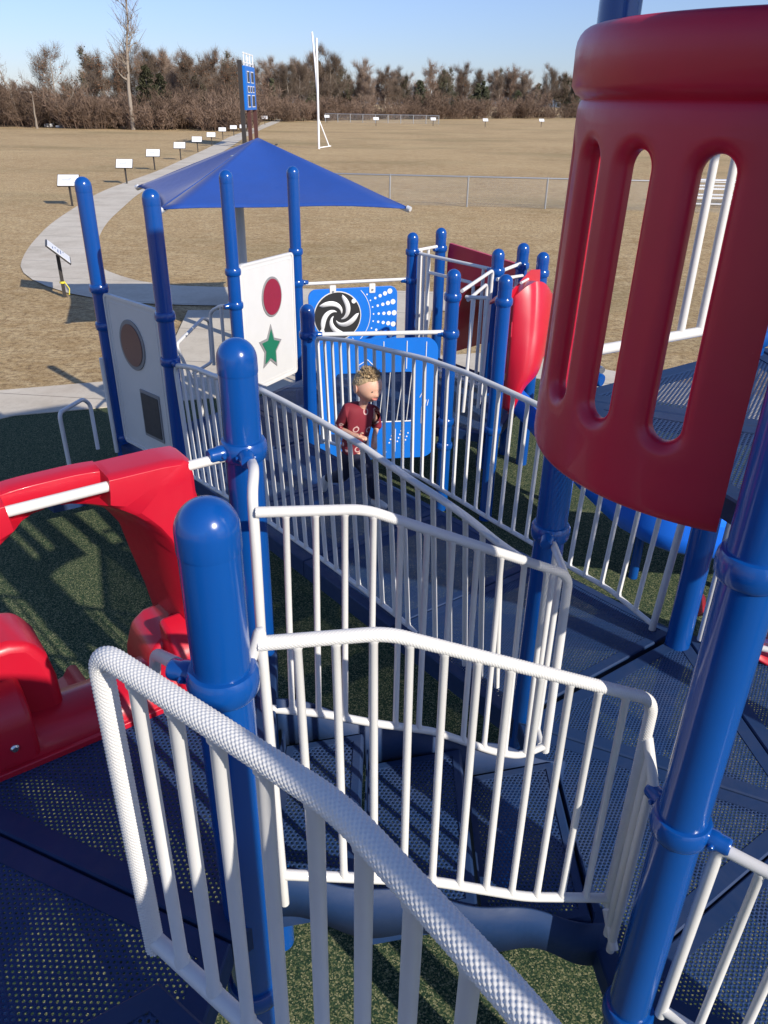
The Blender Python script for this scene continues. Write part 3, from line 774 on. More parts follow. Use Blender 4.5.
# ------------------------------------------------------------------ swirl panel and lower blue panel
def swirl_panel():
    pl = Plane(toward(pP4, pS1, .12), toward(pS1, pP4, .17), -2.62, -1.83)
    w, h = pl.w, pl.h
    t = thing('swirl_panel', pl.P(w / 2, 0), 'blue play panel with a black and white swirl disc and white dots', 'play panel')
    b = MB(); b.tube([V((*toward(pP4, pS1, .07), -1.775)), V((*toward(pS1, pP4, .07), -1.775))], .018, 12); b.build('top_bar', WHITE, t)
    pl.shape(rrect(.0, 0, w, h - .01, .09), -.011, .011).build('board', SKYBLUE, t, bevel=.003)
    cx, cy = .33, h - .315; r = .265
    pl.shape(disc((cx, cy), r + .012, r + .012), .010, .014).build('disc_rim', WHITE, t)
    dk = pl.shape(disc((cx, cy), r, r, 48), .012, .022).build('disc', BLACK, t)
    for k in range(5):
        th0 = 2 * math.pi * k / 5 + .5
        L1, L2 = [], []
        for i in range(22):
            u = i / 21; rr = .05 + u * (r * .93 - .05); th = th0 + 2.1 * u
            wd = .70 * math.sin(math.pi * min(1, u * 1.0 + .03)) ** .7 * (1.1 - .30 * u) + .02
            L1.append((cx + rr * math.cos(th), cy + rr * math.sin(th)))
            L2.append((cx + rr * math.cos(th + wd), cy + rr * math.sin(th + wd)))
        b = MB(); b.grid([[pl.P(x, y, .0245) for x, y in L1], [pl.P(x, y, .0245) for x, y in L2]]); b.build('swirl_arm', SIGNW, dk, solid=.002)
    for a in (.72, .72 + math.pi): pl.shape(disc((cx + r * .93 * math.cos(a), cy + r * .93 * math.sin(a)), .026, .026, 16), .02, .032).build('peg', SIGNW, dk)
    for i in range(9):
        for j in range(6):
            a = D(66 - i * 11); rr = .40 + .062 * j + .004 * i
            x, y = cx + rr * math.cos(a), cy + rr * math.sin(a)
            rd = .009 + .0052 * j
            if x < w - .03 and y < h - .045 and y > .05:
                pl.shape(disc((x, y), rd, rd, 14), .010, .0135).build('dot', SIGNW, t)
    arc = [(cx + (r + .12) * math.cos(D(a)), cy + (r + .12) * math.sin(D(a))) for a in range(45, -56, -4)]
    b = MB(); b.tube([pl.P(x, y, .012) for x, y in arc], .004, 6); b.build('arc_line', SIGNW, t)
    e = arc[-1]; b = MB(); b.tube([pl.P(e[0] - .05, e[1] + .055, .012), pl.P(*e, .012), pl.P(e[0] + .06, e[1] + .005, .012)], .004, 6); b.build('arrow_mark', SIGNW, t)
    for x in (.28, w - .30):
        pl.shape(rrect(x - .035, h - .075, x + .035, h + .03, .01), .011, .018).build('hanger', WHITE, t)
        pl.shape(disc((x, h - .04), .012, .012, 12), .018, .024).build('bolt', STEEL, t)
swirl_panel()
def window_panel():
    pl = Plane(toward(pQ, pS3, .06), toward(pS3, pQ, .11), -3.06, -1.88)
    w, h = pl.w, pl.h
    t = thing('window_panel', pl.P(w / 2, 0), 'blue play panel with a large opening and thin rods behind the boy', 'play panel')
    b = MB(); b.tube([V((*toward(pQ, pS3, .07), -1.83)), V((*toward(pS3, pQ, .07), -1.835))], .020, 12); b.build('top_bar', WHITE, t)
    O = rrect(0.02, 0, w, h, .12, 6)
    ox0, oy0, ox1, oy1 = w * .16, h * .32, w * .80, h * .735
    I = rrect(ox0, oy0, ox1, oy1, .04, 6)
    b = MB(); b.grid([[pl.P(x, y, -.011) for x, y in I], [pl.P(x, y, -.011) for x, y in O], [pl.P(x, y, .011) for x, y in O], [pl.P(x, y, .011) for x, y in I], [pl.P(x, y, -.011) for x, y in I]], True)
    b.build('board', SKYBLUE, t)
    for (x0, x1) in ((.44, .47), (.52, .56), (.58, .61), (.67, .72), (.755, .79)):
        b = MB(); b.tube([pl.P(w * x0, oy0, 0), pl.P(w * x1, oy1, 0)], .004, 8); b.build('rod', WHITE, t)
    b = MB(); b.tube([pl.P(ox0, oy0 + .005, .012), pl.P(ox1, oy0 + .005, .012)], .006, 8); b.build('sill_line', SIGNW, t)
    def stroke(pts):
        b = MB(); b.tube([pl.P(w * x, h * y, .013) for x, y in pts], .0045, 6); b.build('white_line', SIGNW, t)
    stroke([(.55, .98), (.55, .78)]); stroke([(.74, .98), (.74, .76)]); stroke([(.90, .97), (.90, .60), (.86, .52)]); stroke([(.66, .02 + .04), (.66, .26)])
    stroke([(.80, .05), (.80, .27)]); stroke([(.35, .80), (.42, .84), (.46, .80)]); stroke([(.88, .44), (.88, .30)])
    for i in range(3): stroke([(.885 + .02 * i, .42 + .03), (.895 + .02 * i, .47 + .03)])
    for i in range(12):
        y = .06 + (i * 37 % 19) / 100; x = .58 + (i * 53 % 20) / 100
        pl.shape(disc((w * x, h * y), .008, .008, 8), .011, .014).build('dot', SIGNW, t)
window_panel()

# ------------------------------------------------------------------ dark red arch panel, bright red hood, blue slide
def arch_panel():
    pl = Plane((.70, 9.42), (1.50, 8.62), -2.72, -1.44, -.10)
    w, h = pl.w, pl.h
    t = thing('arch_panel', pl.P(w / 2, 0), 'dark red arched tunnel entrance on the far deck', 'tunnel')
    O = []; I = []
    for k in range(33):
        a = math.pi * k / 32; I.append((w / 2 + .36 * math.cos(a), .50 + .42 * math.sin(a)))
    I = [(w / 2 + .36, .05)] + I + [(w / 2 - .36, .05)]
    for x, y in I:
        dx, dy = x - w / 2, y - .5
        s = min((w / 2) / max(1e-6, abs(dx)), (h - .5) / max(1e-6, dy) if dy > 0 else 1e9) if dy > 0 else 1
        O.append((w / 2 + dx * s, .5 + dy * s) if dy > 0 else ((w if dx > 0 else 0), y - .05))
    b = MB(); b.grid([[pl.P(x, y, -.04) for x, y in O], [pl.P(x, y, .0) for x, y in O], [pl.P(x, y, 0) for x, y in I], [pl.P(x, y, -.04) for x, y in I], [pl.P(x, y, -.9) for x, y in I]])
    b.build('face', WINE, t, angle=40)
    b = MB(); b.grid([[pl.P(x, y, -.9 - .0) for x, y in I], [pl.P(w / 2 + (x - w / 2) * .6, .4 + (y - .4) * .6, -1.05) for x, y in I], [pl.P(w / 2 + (x - w / 2) * .02, .4 + (y - .4) * .02, -1.10) for x, y in I]]); b.build('tunnel_end', WINE, t)
arch_panel()
def red_hood():
    t = thing('slide_hood', (1.5, 7.2, -2.8), 'bright red rounded slide hood in full sun, beyond the ramp', 'slide')
    def curve(pts, t):
        x = t * (len(pts) - 1); k = min(int(x), len(pts) - 2); f = x - k
        p = [V(pts[max(0, min(len(pts) - 1, k + q))]) for q in (-1, 0, 1, 2)]
        return .5 * ((2 * p[1]) + (p[2] - p[0]) * f + (2 * p[0] - 5 * p[1] + 4 * p[2] - p[3]) * f * f + (3 * p[1] - p[0] - 3 * p[2] + p[3]) * f ** 3)
    LE_ = [at(503, 408, 6.98), at(506, 374, 6.98), at(509, 340, 7.0), at(513, 298, 7.05)]
    RE_ = [at(508, 414, 7.02), at(522, 386, 7.1), at(537, 371, 7.2), at(546, 338, 7.32), at(552, 312, 7.42), at(554, 294, 7.5)]
    rows = []
    out = V((.35, -.94, .15)).normalized()
    for v in range(22):
        tv = v / 21; a = curve(LE_, tv); c_ = curve(RE_, tv); row = []
        for u in range(23):
            tu = u / 22; p = a.lerp(c_, tu)
            h = .17 * math.sin(math.pi * tu) ** .8 * (.25 + .75 * math.sin(math.pi * min(1, tv * .75 + .12)))
            h -= .02 * math.exp(-((tu - .38) / .04) ** 2) * tv
            p = p + out * h + V((0, 0, .13 * math.sin(math.pi * min(1, tu * 1.15)) * max(0, tv - .7) / .3))
            row.append(p)
        rows.append(row)
    for q in (.12, .3, .5): rows.append([p - out * q + V((0, 0, .03 - q * .25)) for p in rows[21]])
    b = MB(); b.grid(rows); b.build('shell', RED, t, angle=60, solid=.02)
    b = MB(); b.prism([at(511, 291, 7.0), at(530, 270, 7.75), at(539, 270, 7.9), at(538, 296, 7.75), at(513, 305, 7.05)], (.02, .03, 0)); b.build('side_fin', RED, t, bevel=.006)
    b = MB(); b.tube([at(521, 283, 7.15), at(528, 279, 7.35)], .012, 8); b.build('white_tip', WHITE, t)
    b = MB(); b.tube([at(512, 322, 6.98), at(511, 337, 6.95)], .006, 6); b.build('grip_slot', WINE, t)
red_hood()
def blue_slide():
    t = thing('curved_slide', (2.1, 6.2, -3.4), 'bright blue curved slide sweeping down to the right behind the red panel', 'slide')
    edge = [gz(*q) for q in ((512, 414, -2.80), (535, 440, -2.86), (575, 488, -2.97), (597, 511, -3.01), (627, 537, -3.06), (656, 551, -3.10), (680, 557, -3.12), (722, 563, -3.17), (790, 570, -3.24), (900, 570, -3.34))]
    cen = []
    for i, e in enumerate(edge):
        tt = edge[min(i + 1, len(edge) - 1)] - edge[max(i - 1, 0)]; n_ = V((-tt.y, tt.x, 0)).normalized(); cen.append(e + n_ * .36 + V((0, 0, .03)))
    cen = fillet(cen, .3, 6)
    cen = resample(cen, .08); rows = []
    sec = [(-.395, .14), (-.40, .30), (-.375, .315), (-.34, .29), (-.30, .10), (-.2, .02), (0, 0), (.2, .02), (.30, .10), (.34, .29), (.36, .315), (.40, .30), (.395, .14), (.37, .01), (.26, -.06), (0, -.075), (-.26, -.06), (-.37, .01)]
    for i, p in enumerate(cen):
        tt = (cen[min(i + 1, len(cen) - 1)] - cen[max(i - 1, 0)]).normalized(); s = V((tt.y, -tt.x, 0)).normalized(); u = V((0, 0, 1))
        rows.append([p + s * x + u * z for x, z in sec])
    b = MB(); b.grid(rows, True); b.build('chute', SLIDEBLUE, t, angle=50)
    for i in (6, 24, 34):
        if i < len(cen):
            p = cen[i]; b = MB(); b.lathe((p.x, p.y, 0), [(.04, G0), (.04, p.z - .06)], 14); b.build('support_leg', BLUE, t)
blue_slide()
def red_climber():
    t = thing('red_chute', (2.2, 3.6, -2.6), 'red plastic chute glimpsed beside the ramp end post', 'slide')
    d = (V(pH1) - V(pPR)).normalized(); nn = V((-d.y, d.x)); m0 = V(pPR).lerp(V(pH1), .45)
    rows = []
    sec = [(-.33, .22), (-.30, .24), (-.27, .2), (-.24, .05), (-.1, 0), (.1, 0), (.24, .05), (.27, .2), (.30, .24), (.33, .22)]
    for o, z in ((-.02, -2.50), (.12, -2.50), (.3, -2.56), (.6, -2.76), (1.1, -3.2), (1.4, -3.42), (1.8, -3.48)):
        rows.append([V((*(m0 + d * x + nn * o), z + h)) for x, h in sec])
    b = MB(); b.grid(rows); b.build('chute', RED, t, angle=60, solid=.014)
red_climber()

# ------------------------------------------------------------------ roof over the hexagonal tower, inferred from its shadow, and added unseen panels that block sun
def roof(x, y, rr, z, label, a0=155.5):
    t = thing('tower_roof', (x, y, z), label, 'roof')
    b = MB(); ring = []
    for k in range(6):
        a = math.radians(a0 - 60 * k); ring.append(V((x + rr * math.cos(a), y + rr * math.sin(a), z)))
    top = V((x, y, z + .8))
    b.add(ring + [p + V((0, 0, -.05)) for p in ring] + [top], [(k, (k + 1) % 6, 12) for k in range(6)] + [(k, (k + 1) % 6, 6 + (k + 1) % 6, 6 + k) for k in range(6)] + [tuple(range(6, 12))])
    b.build('canopy', SLIDEBLUE, t)
roof(hx.x, hx.y, 1.50, 1.25, 'blue hexagonal roof above the slotted panel tower, over the top of the frame')
def sun_block_slats():  # added unseen slats, standing in for the viewer's shadow with light stripes between
    t = thing('shade_slats', (.6, -.5, -1.5), 'added white arched slats blocking the sun beside the viewpoint, outside the frame', 'play panel')
    pl = Plane((.10, -.98), (1.04, -.14), -1.45, .2)
    w, h = pl.w, pl.h
    top = lambda x: h - .35 + .35 * math.sqrt(max(0, 1 - ((x - w / 2) / (w / 2)) ** 2))
    for x0, x1 in ((0, .30), (.38, .60), (.68, .90), (.97, w)):
        pts = [(x0, .06), (x1, .06)] + [(x1 + (x0 - x1) * k / 6, top(x1 + (x0 - x1) * k / 6)) for k in range(7)]
        pl.shape(pts, -.012, .012).build('slat', PANELWHITE, t)
    for z in (.04, h * .45): MB().tube([pl.P(0, z, -.03), pl.P(w, z, -.03)], .018, 10).build('rail', WHITE, t)
sun_block_slats()
def sun_block_board():  # unseen board added to shade the right end of the slotted panel
    t = thing('shade_board', (1.2, 1.1, DU), 'added white board keeping sun off the slotted panel, outside the frame to the right', 'play panel')
    pl = Plane((.93, 1.30), (1.60, .90), -.90, .60); pl.shape(rrect(0, 0, pl.w, pl.h, .05), -.012, .012).build('board', PANELWHITE, t)
sun_block_board()

# ------------------------------------------------------------------ shade canopy
def canopy():
    cs = [V((-3.13, 11.2, -1.35)), V((.28, 11.6, -1.32)), V((-.95, 15.0, -1.35)), V((-4.41, 14.5, -1.37))]
    pk = V((-2.02, 13.05, -.51))
    t = thing('shade_canopy', (-2.39, 13.05, G0), 'blue pyramid shade canopy on a grey column, over the concrete pad', 'canopy')
    b = MB(); n = 14
    for k in range(4):
        a, c = cs[k], cs[(k + 1) % 4]; rows = []
        for i in range(n + 1):
            u = i / n; row = []
            for j in range(n + 1):
                v = j / n
                e = a.lerp(c, v)
                e = e.lerp((cs[0] + cs[2]) / 2, .07 * math.sin(math.pi * v)) + V((0, 0, .03 * math.sin(math.pi * v)))
                p = pk.lerp(e, max(u, .004)); p.z -= .10 * math.sin(math.pi * u) * math.sin(math.pi * v) + .012 * math.sin(9 * v + 4 * u) * u
                row.append(p)
            rows.append(row)
        b.grid(rows)
    b.build('fabric', CANOPY, t, angle=25, solid=.01, fix=True)
    for k in range(4):
        b = MB(); b.tube([pk + V((0, 0, -.06)), cs[k] + V((0, 0, -.03))], .03, 8); b.build('rafter', STEEL, t)
        b = MB(); b.lathe(cs[k], [(.035, -.03), (.035, .03)], 10, cs[k] - pk); b.build('corner_bracket', ALU, t)
    b = MB(); b.lathe((-2.36, 12.9, 0), [(.075, G0), (.075, -.75)], 20); b.build('column', COLGREY, t)
    b = MB(); b.tube([V((-2.36, 12.9, -.78)), pk + V((0, 0, -.08))], .045, 10); b.build('arm', STEEL, t)
canopy()

# ------------------------------------------------------------------ story signs along the path
def sign_proto():
    t = thing('story_sign', (0, 0, G0), 'x', 'sign', 'white story signs along the path')
    b = MB(); b.box((0, 0, G0 + .42), (.035, .035, .42)); b.build('post', DARKPOST, t)
    ax = (V((1, 0, 0)), V((0, math.cos(.75), math.sin(.75))), V((0, -math.sin(.75), math.cos(.75))))
    c = V((0, -.02, G0 + .90))
    b = MB(); b.box(c, (.40, .28, .015), ax=ax); b.build('board', DARKPOST, t, bevel=.004)
    b = MB(); b.box(c + ax[2] * .018, (.375, .255, .004), ax=ax); fc = b.build('face', SIGNW, t)
    for r_, (x0, x1) in enumerate(((-.26, -.04), (.0, .12), (-.24, .10), (-.2, .22), (.16, .27))):
        y = .14 - .06 * r_
        b = MB(); b.box(c + ax[2] * .024 + ax[0] * (x0 + x1) / 2 + ax[1] * y, ((x1 - x0) / 2, .010, .002), ax=ax); b.build('print_line', INK, fc)
    return t
sp = sign_proto()
spots = [((65, 297), -1.0, 'nearest story sign, tilted white board on a dark post by the path bend'),
    ((72.5, 206), .05, 'white story sign partly hidden behind the leftmost blue post'),
    ((127, 184), 0, 'white story sign by the left corner of the blue canopy'),
    ((155, 170), 0, 'white story sign, fourth from the viewer along the path'),
    ((181, 160), 0, 'white story sign, fifth from the viewer along the path'),
    ((198, 152), 0, 'white story sign, sixth from the viewer along the path'),
    ((212, 146), 0, 'small white story sign, seventh from the viewer along the path'),
    ((223, 139), 0, 'small white story sign, eighth from the viewer along the path'),
    ((234, 136), 0, 'small white story sign just left of the scoreboard posts'),
    ((243.5, 135), 0, 'small white story sign between the scoreboard posts'),
    ((265, 125), 0, 'far white story sign right of the scoreboard posts'),
    ((327, 123), 0, 'far white story sign at the foot of the goal post'),
    ((376, 126), 0, 'far white story sign by the distant fence, left one'),
    ((433, 126), 0, 'far white story sign at the right end of the distant fence'),
    ((485, 127), 0, 'far white story sign alone on the field right of the distant fence'),
    ((541, 127), 0, 'far white story sign nearest to the red panel on the field')]
for i, (q, rz, lb) in enumerate(spots):
    g = gz(*q, -H)
    if i == 0: o = sp; o.location = (g.x, g.y, 0); o.rotation_euler = (0, 0, 1.95)
    else: o = dup(sp, (g.x, g.y, -H), rz + .12)
    o['label'] = lb
    if i > 9: o.scale = (1.25,) * 3
g = gz(65, 297, -H)
b = MB(); b.lathe(g + V((0, 0, .30)), [(.055, -.02), (.058, 0), (.055, .02)], 12); b.tube([g + V((.06, -.02, .3)), g + V((.14, -.04, .18)), g + V((.12, -.05, .06))], .012, 6)
tag(b.build('ribbon', YELLOW), 'yellow ribbon tied round the post of the nearest story sign', 'ribbon')

# ------------------------------------------------------------------ scoreboard, goal post, fences, bleacher
def scoreboard():
    Y = 75; K = Y / 60
    a = at(246.5, 90, Y)
    t = thing('scoreboard', (a.x, Y, G0), 'tall blue sports scoreboard on brown posts, seen almost edge on', 'scoreboard')
    th = D(90); d = V((math.cos(th), math.sin(th), 0)); n_ = V((d.y, -d.x, 0))    # board runs away from us
    w = 4.2; z0, z1 = -.62, 2.05
    o = V((a.x, Y, 0)) - d * .2
    def P(x, z, k=0): return V((o.x, o.y, z * K)) + d * x * K + n_ * k
    b = MB(); b.prism([P(0, z0, 0), P(w, z0, 0), P(w, z1, 0), P(0, z1, 0)], n_ * -.25); b.build('cabinet', SKYBLUE, t)
    for (x0, x1, za, zb) in ((.8, 1.6, 1.1, 1.7), (2.4, 3.4, 1.1, 1.7), (.8, 1.4, .5, .8), (1.9, 2.4, .5, .8), (2.9, 3.5, .5, .8), (.6, 1.5, -.4, .25), (2.4, 3.5, -.4, .25)):
        f = MB().prism([P(x0 - .08, za - .06, .012), P(x1 + .08, za - .06, .012), P(x1 + .08, zb + .06, .012), P(x0 - .08, zb + .06, .012)], n_ * .01).build('digit_frame', SIGNW, t)
        MB().prism([P(x0, za, .025), P(x1, za, .025), P(x1, zb, .025), P(x0, zb, .025)], n_ * .01).build('digit_window', CHAR, f)
    for x in (1.4, 4.1):
        c_ = P(x, 0, -.15); MB().box((c_.x, c_.y, (G0 + z0 * K) / 2), (.16, .16, (z0 * K - G0) / 2), th).build('post', RUST, t)
    c_ = P(-.3, 0, -.35); zt_ = 2.35 * K; MB().box((c_.x, c_.y, (G0 + zt_) / 2), (.17, .17, (zt_ - G0) / 2), th).build('post', DARKPOST, t)
    for x in (.2, 1.5, 2.8, 4.1): MB().box(P(x, 2.45, -.1), (.04, .04, .5), th).build('header_strut', SIGNW, t)
    for z in (2.25, 2.8): MB().box(P(2.1, z, -.1), (2.1 * K, .025, .05), th).build('header_bar', SIGNW, t)
    MB().box(P(1.7, 2.5, -.1), (.6, .02, .14), th).build('header_sign', SIGNW, t)
scoreboard()
def goal():
    g = gz(319, 149, -H); Y = g.y
    t = thing('goal_post', (g.x, Y, G0), 'white football goal post seen from the side, with one upright leaning', 'goal post')
    top = at(317.6, 38, Y); MB().tube([g, V((g.x, Y, top.z))], .09, 10).build('upright', GOALW, t)
    MB().tube([at(318, 101, Y + 3), at(315, 62, Y + 3.5), at(312, 32, Y + 4)], .08, 10).build('upright', GOALW, t)
    MB().tube([V((g.x, Y, at(318, 101, Y).z)), at(318, 101, Y + 3)], .09, 10).build('crossbar', GOALW, t)
    MB().tube([V((g.x, Y, at(318, 118, Y).z)), at(329, 146, Y + .5)], .05, 8).build('brace', GOALW, t)
    MB().tube([g + V((0, 0, .1)), at(331, 146, Y + .5)], .04, 8).build('brace', GOALW, t)
goal()
CHAIN = mat('chain_link_wire', (.4, .41, .42), .5, Metallic=.5)
def chain():
    m = CHAIN; w = coord(m, 'Object')
    sx = N(m, 'ShaderNodeSeparateXYZ'); L(m, w, sx.inputs[0])
    def st(sg):
        u = math_(m, 'ADD', math_(m, 'MULTIPLY', sx.outputs[0], 1), math_(m, 'MULTIPLY', sx.outputs[2], sg))
        return math_(m, 'LESS_THAN', math_(m, 'FRACT', math_(m, 'DIVIDE', u, .075)), .08)
    k = math_(m, 'MAXIMUM', st(1), st(-1))
    tr = N(m, 'ShaderNodeBsdfTransparent'); ms = N(m, 'ShaderNodeMixShader'); L(m, k, ms.inputs[0])
    L(m, tr.outputs[0], ms.inputs[1]); L(m, bsdf(m).outputs[0], ms.inputs[2]); L(m, ms.outputs[0], m.node_tree.nodes['Material Output'].inputs[0])
chain()
def fence(p, q, n, h, label, r=.03):
    p = V((*p, G0)); q = V((*q, G0)); t = thing('chain_link_fence', p, label, 'fence')
    MB().tube([p + V((0, 0, h)), q + V((0, 0, h))], r, 8).build('top_rail', STEEL, t)
    b = MB(); b.add([p + V((0, 0, .03)), q + V((0, 0, .03)), q + V((0, 0, h)), p + V((0, 0, h))], [(0, 1, 2, 3)]); b.build('wire_mesh', CHAIN, t)
    for i in range(n + 1):
        a = p.lerp(q, i / n); MB().tube([a, a + V((0, 0, h + .04))], r * 1.15, 8).build('fence_post', STEEL, t)
fence((-6.2, 33.9), (21.8, 31.8), 9, 1.12, 'low chain link fence crossing the field behind the canopy')
fence((-13, 172), (9.5, 170), 9, 1.5, 'distant chain link fence on the far side of the field', .06)
def bleacher():
    g = gz(720, 207, -H); t = thing('bleacher', (g.x, g.y, G0), 'white aluminium bleacher on the field, seen through the third slot', 'bleacher')
    for i in range(3):
        MB().box((g.x + 1.2, g.y + i * .6, G0 + .35 + .3 * i), (2.6, .14, .025)).build('seat_plank', ALU, t)
        MB().box((g.x + 1.2, g.y - .3 + i * .6, G0 + .15 + .3 * i), (2.6, .1, .02)).build('foot_plank', ALU, t)
    for x in (-1.2, 1.2, 3.6):
        MB().tube([V((g.x + x, g.y, G0)), V((g.x + x, g.y + 1.4, G0 + .9)), V((g.x + x, g.y + 1.4, G0))], .03, 6).build('frame', ALU, t)
bleacher()

# ------------------------------------------------------------------ trees
def barkmat(name, c1, c2):
    m = mat(name, c1, .95)
    oi = N(m, 'ShaderNodeObjectInfo'); n = noise(m, 1.2, 4, .7, coord(m, 'Object'))
    f = math_(m, 'ADD', math_(m, 'MULTIPLY', oi.outputs['Random'], .7), math_(m, 'MULTIPLY', n, .5))
    L(m, ramp(m, f, [(.15, c1), (.95, c2)]), bsdf(m).inputs['Base Color'])
    bsdf(m).inputs['Specular IOR Level'].default_value = .1
    return m
BARK = barkmat('grey_bark', (.20, .165, .13), (.34, .29, .24))
TWIG = barkmat('bare_twigs', (.09, .068, .05), (.29, .215, .165))
LEAFR = barkmat('russet_leaves', (.16, .075, .04), (.27, .14, .08))
LEAFG = barkmat('evergreen_leaves', (.045, .05, .03), (.10, .10, .06))
THICK = barkmat('thicket_twigs', (.09, .062, .045), (.23, .16, .12))
def ribbon(b, p, d, l, w):
    s = d.cross(V((random.uniform(-1, 1), random.uniform(-1, 1), random.uniform(-1, 1)))).normalized() * w
    e = p + d * l + V((0, 0, random.uniform(-.05, .12) * l))
    b.add([p - s, p + s, e + s * .4, e - s * .4], [(0, 1, 2, 3)])
def rdir(up_=.3, sp_=1):
    return V((random.gauss(0, sp_), random.gauss(0, sp_), random.gauss(up_, .5))).normalized()
def bare_tree(h, spread, ntw, leafy=0, lean=0, kind='TWIG', crown_lo=.25, tr=.022):
    t = thing('tree', (0, 0, G0), 'x', 'tree')
    tk = MB(); cr = MB()
    pts = []; 
    for i in range(9):
        u = i / 8; pts.append(V((lean * u * u + random.gauss(0, .015 * h * u), random.gauss(0, .015 * h * u), G0 + h * u * .93)))
    tk.tube(pts, [max(.018, tr * h * (1 - .93 * i / 8)) for i in range(9)], 7)
    tips = []
    def br(p, d, l, r, lev):
        q = [p]; dd = d.copy()
        for i in range(4):
            dd = (dd + rdir(.25, .3) * .35).normalized(); q.append(q[-1] + dd * l / 4)
        tk.tube(q, [r * (1 - .2 * i) for i in range(5)], 4 if lev else 5, caps=False)
        for i in range(1, 5): tips.append((q[i], dd))
        if lev < 2:
            for k in range(4 if lev == 0 else 3):
                br(q[random.randint(1, 4)], (dd + rdir(.3, .8) * .9).normalized(), l * random.uniform(.45, .7), r * .5, lev + 1)
    nb = 17
    for k in range(nb):
        u = crown_lo + (.97 - crown_lo) * k / nb; i = min(7, int(u * 8)); p = pts[i].lerp(pts[i + 1], u * 8 - i)
        a = random.uniform(0, 6.28); e = .25 + .6 * u
        d = V((math.cos(a), math.sin(a), e)).normalized()
        br(p, d, h * spread * (1.15 - .75 * u) * random.uniform(.7, 1.2), .008 * h * (1.1 - u), 0)
    for k in range(ntw):
        p, d = random.choice(tips); ribbon(cr, p + rdir(0) * h * .055 * random.random(), (d + rdir(.5, .6)).normalized(), h * random.uniform(.05, .13), .0013 * h * random.uniform(.6, 1.2))
    lf = MB()
    for k in range(leafy):
        p, d = random.choice(tips); c = p + rdir(0) * h * random.uniform(0, .05); s = h * random.uniform(.008, .018); a = rdir(0); e = a.orthogonal().normalized()
        lf.add([c - a * s, c + e * s * .7, c + a * s, c - e * s * .7], [(0, 1, 2, 3)])
    tk.build('trunk', BARK, t, fix=False)
    if ntw: cr.build('twigs', TWIG, t, fix=False)
    if leafy: lf.build('leaves', LEAFR if kind != 'G' else LEAFG, t, fix=False)
    return t
def ever_tree(h, w, n=5200, m=None):
    t = thing('evergreen_tree', (0, 0, G0), 'x', 'tree')
    MB().tube([V((0, 0, G0)), V((.1, 0, G0 + h * .9))], [.02 * h, .005 * h], 7).build('trunk', BARK, t)
    b = MB(); cl = []
    for i in range(70):
        z = random.uniform(.06, .97); rad = w * (1 - z) ** .55 * (.35 + .65 * min(1, z * 4)); a = random.uniform(0, 6.28); k = random.uniform(.35, 1.05)
        cl.append((V((rad * k * math.cos(a), rad * k * math.sin(a), G0 + z * h)), random.uniform(.35, .85) * w * .35))
    for i in range(n):
        c, r = random.choice(cl); p = c + rdir(0) * r * random.uniform(.4, 1); s = h * random.uniform(.010, .024); a = rdir(.2); e = a.orthogonal().normalized()
        b.add([p - a * s, p + e * s * .7, p + a * s, p - e * s * .7], [(0, 1, 2, 3)])
    b.build('foliage', m or LEAFG, t, fix=False); return t
def bush(h, w, n=2300):
    t = thing('bare_bush', (0, 0, G0), 'x', 'bush')
    st = MB(); b = MB()
    tips = []
    for i in range(26):
        a = random.uniform(0, 6.28); r = w * random.uniform(0, .5); p = V((r * math.cos(a), r * math.sin(a), G0)); d = (V((math.cos(a) * .5, math.sin(a) * .5, 1)) + rdir(0) * .3).normalized()
        q = [p]
        for k in range(4): q.append(q[-1] + d * h * .25 * random.uniform(.7, 1.1)); d = (d + rdir(.2) * .3).normalized(); tips.append((q[-1], d))
        st.tube(q, [.03, .024, .018, .012, .006], 4, caps=False)
    for i in range(n):
        p, d = random.choice(tips); ribbon(b, p + rdir(0) * w * .16 * random.random(), (d + rdir(.1)).normalized(), h * random.uniform(.06, .2), .018 * random.uniform(.6, 1.4))
    st.build('stems', THICK, t, fix=False); b.build('twigs', THICK, t, fix=False); return t
protos = [bare_tree(12, .30, 5200, 0), bare_tree(13, .26, 5600, 300), bare_tree(11, .33, 5000, 700), bare_tree(12, .24, 5400, 0), bare_tree(10, .34, 4600, 1100, kind='R'), bare_tree(11, .3, 2500, 2600, kind='G')]
evers = [ever_tree(9, 2.6), ever_tree(10, 2.1), ever_tree(7, 3.0)]
bushes = [bush(2.6, 2.4), bush(3.2, 3.0), bush(2.0, 2.6)]
used = set()
def put(pr, x, y, s, label, group, rz=None):
    rz = random.uniform(0, 6.28) if rz is None else rz
    if id(pr) not in used:
        used.add(id(pr)); pr.location = (x, y, 0); pr.rotation_euler = (0, 0, rz); pr.scale = (s,) * 3; pr['label'] = label; pr['group'] = group; return pr
    return dup(pr, (x, y, -H), rz, s, label, group)
LB = 'bare brown winter tree in the tree line across the field'
LE = 'dark evergreen tree in the tree line across the field'
LU = 'low bare brown thicket bush along the tree line'
TL = 'trees of the far tree line'; BL = 'bushes along the tree line'
def gp(px, dist):      # ground point at image column px (near the horizon), at distance
    r = ray(px, 110); return V((r.x / r.y * dist, dist))
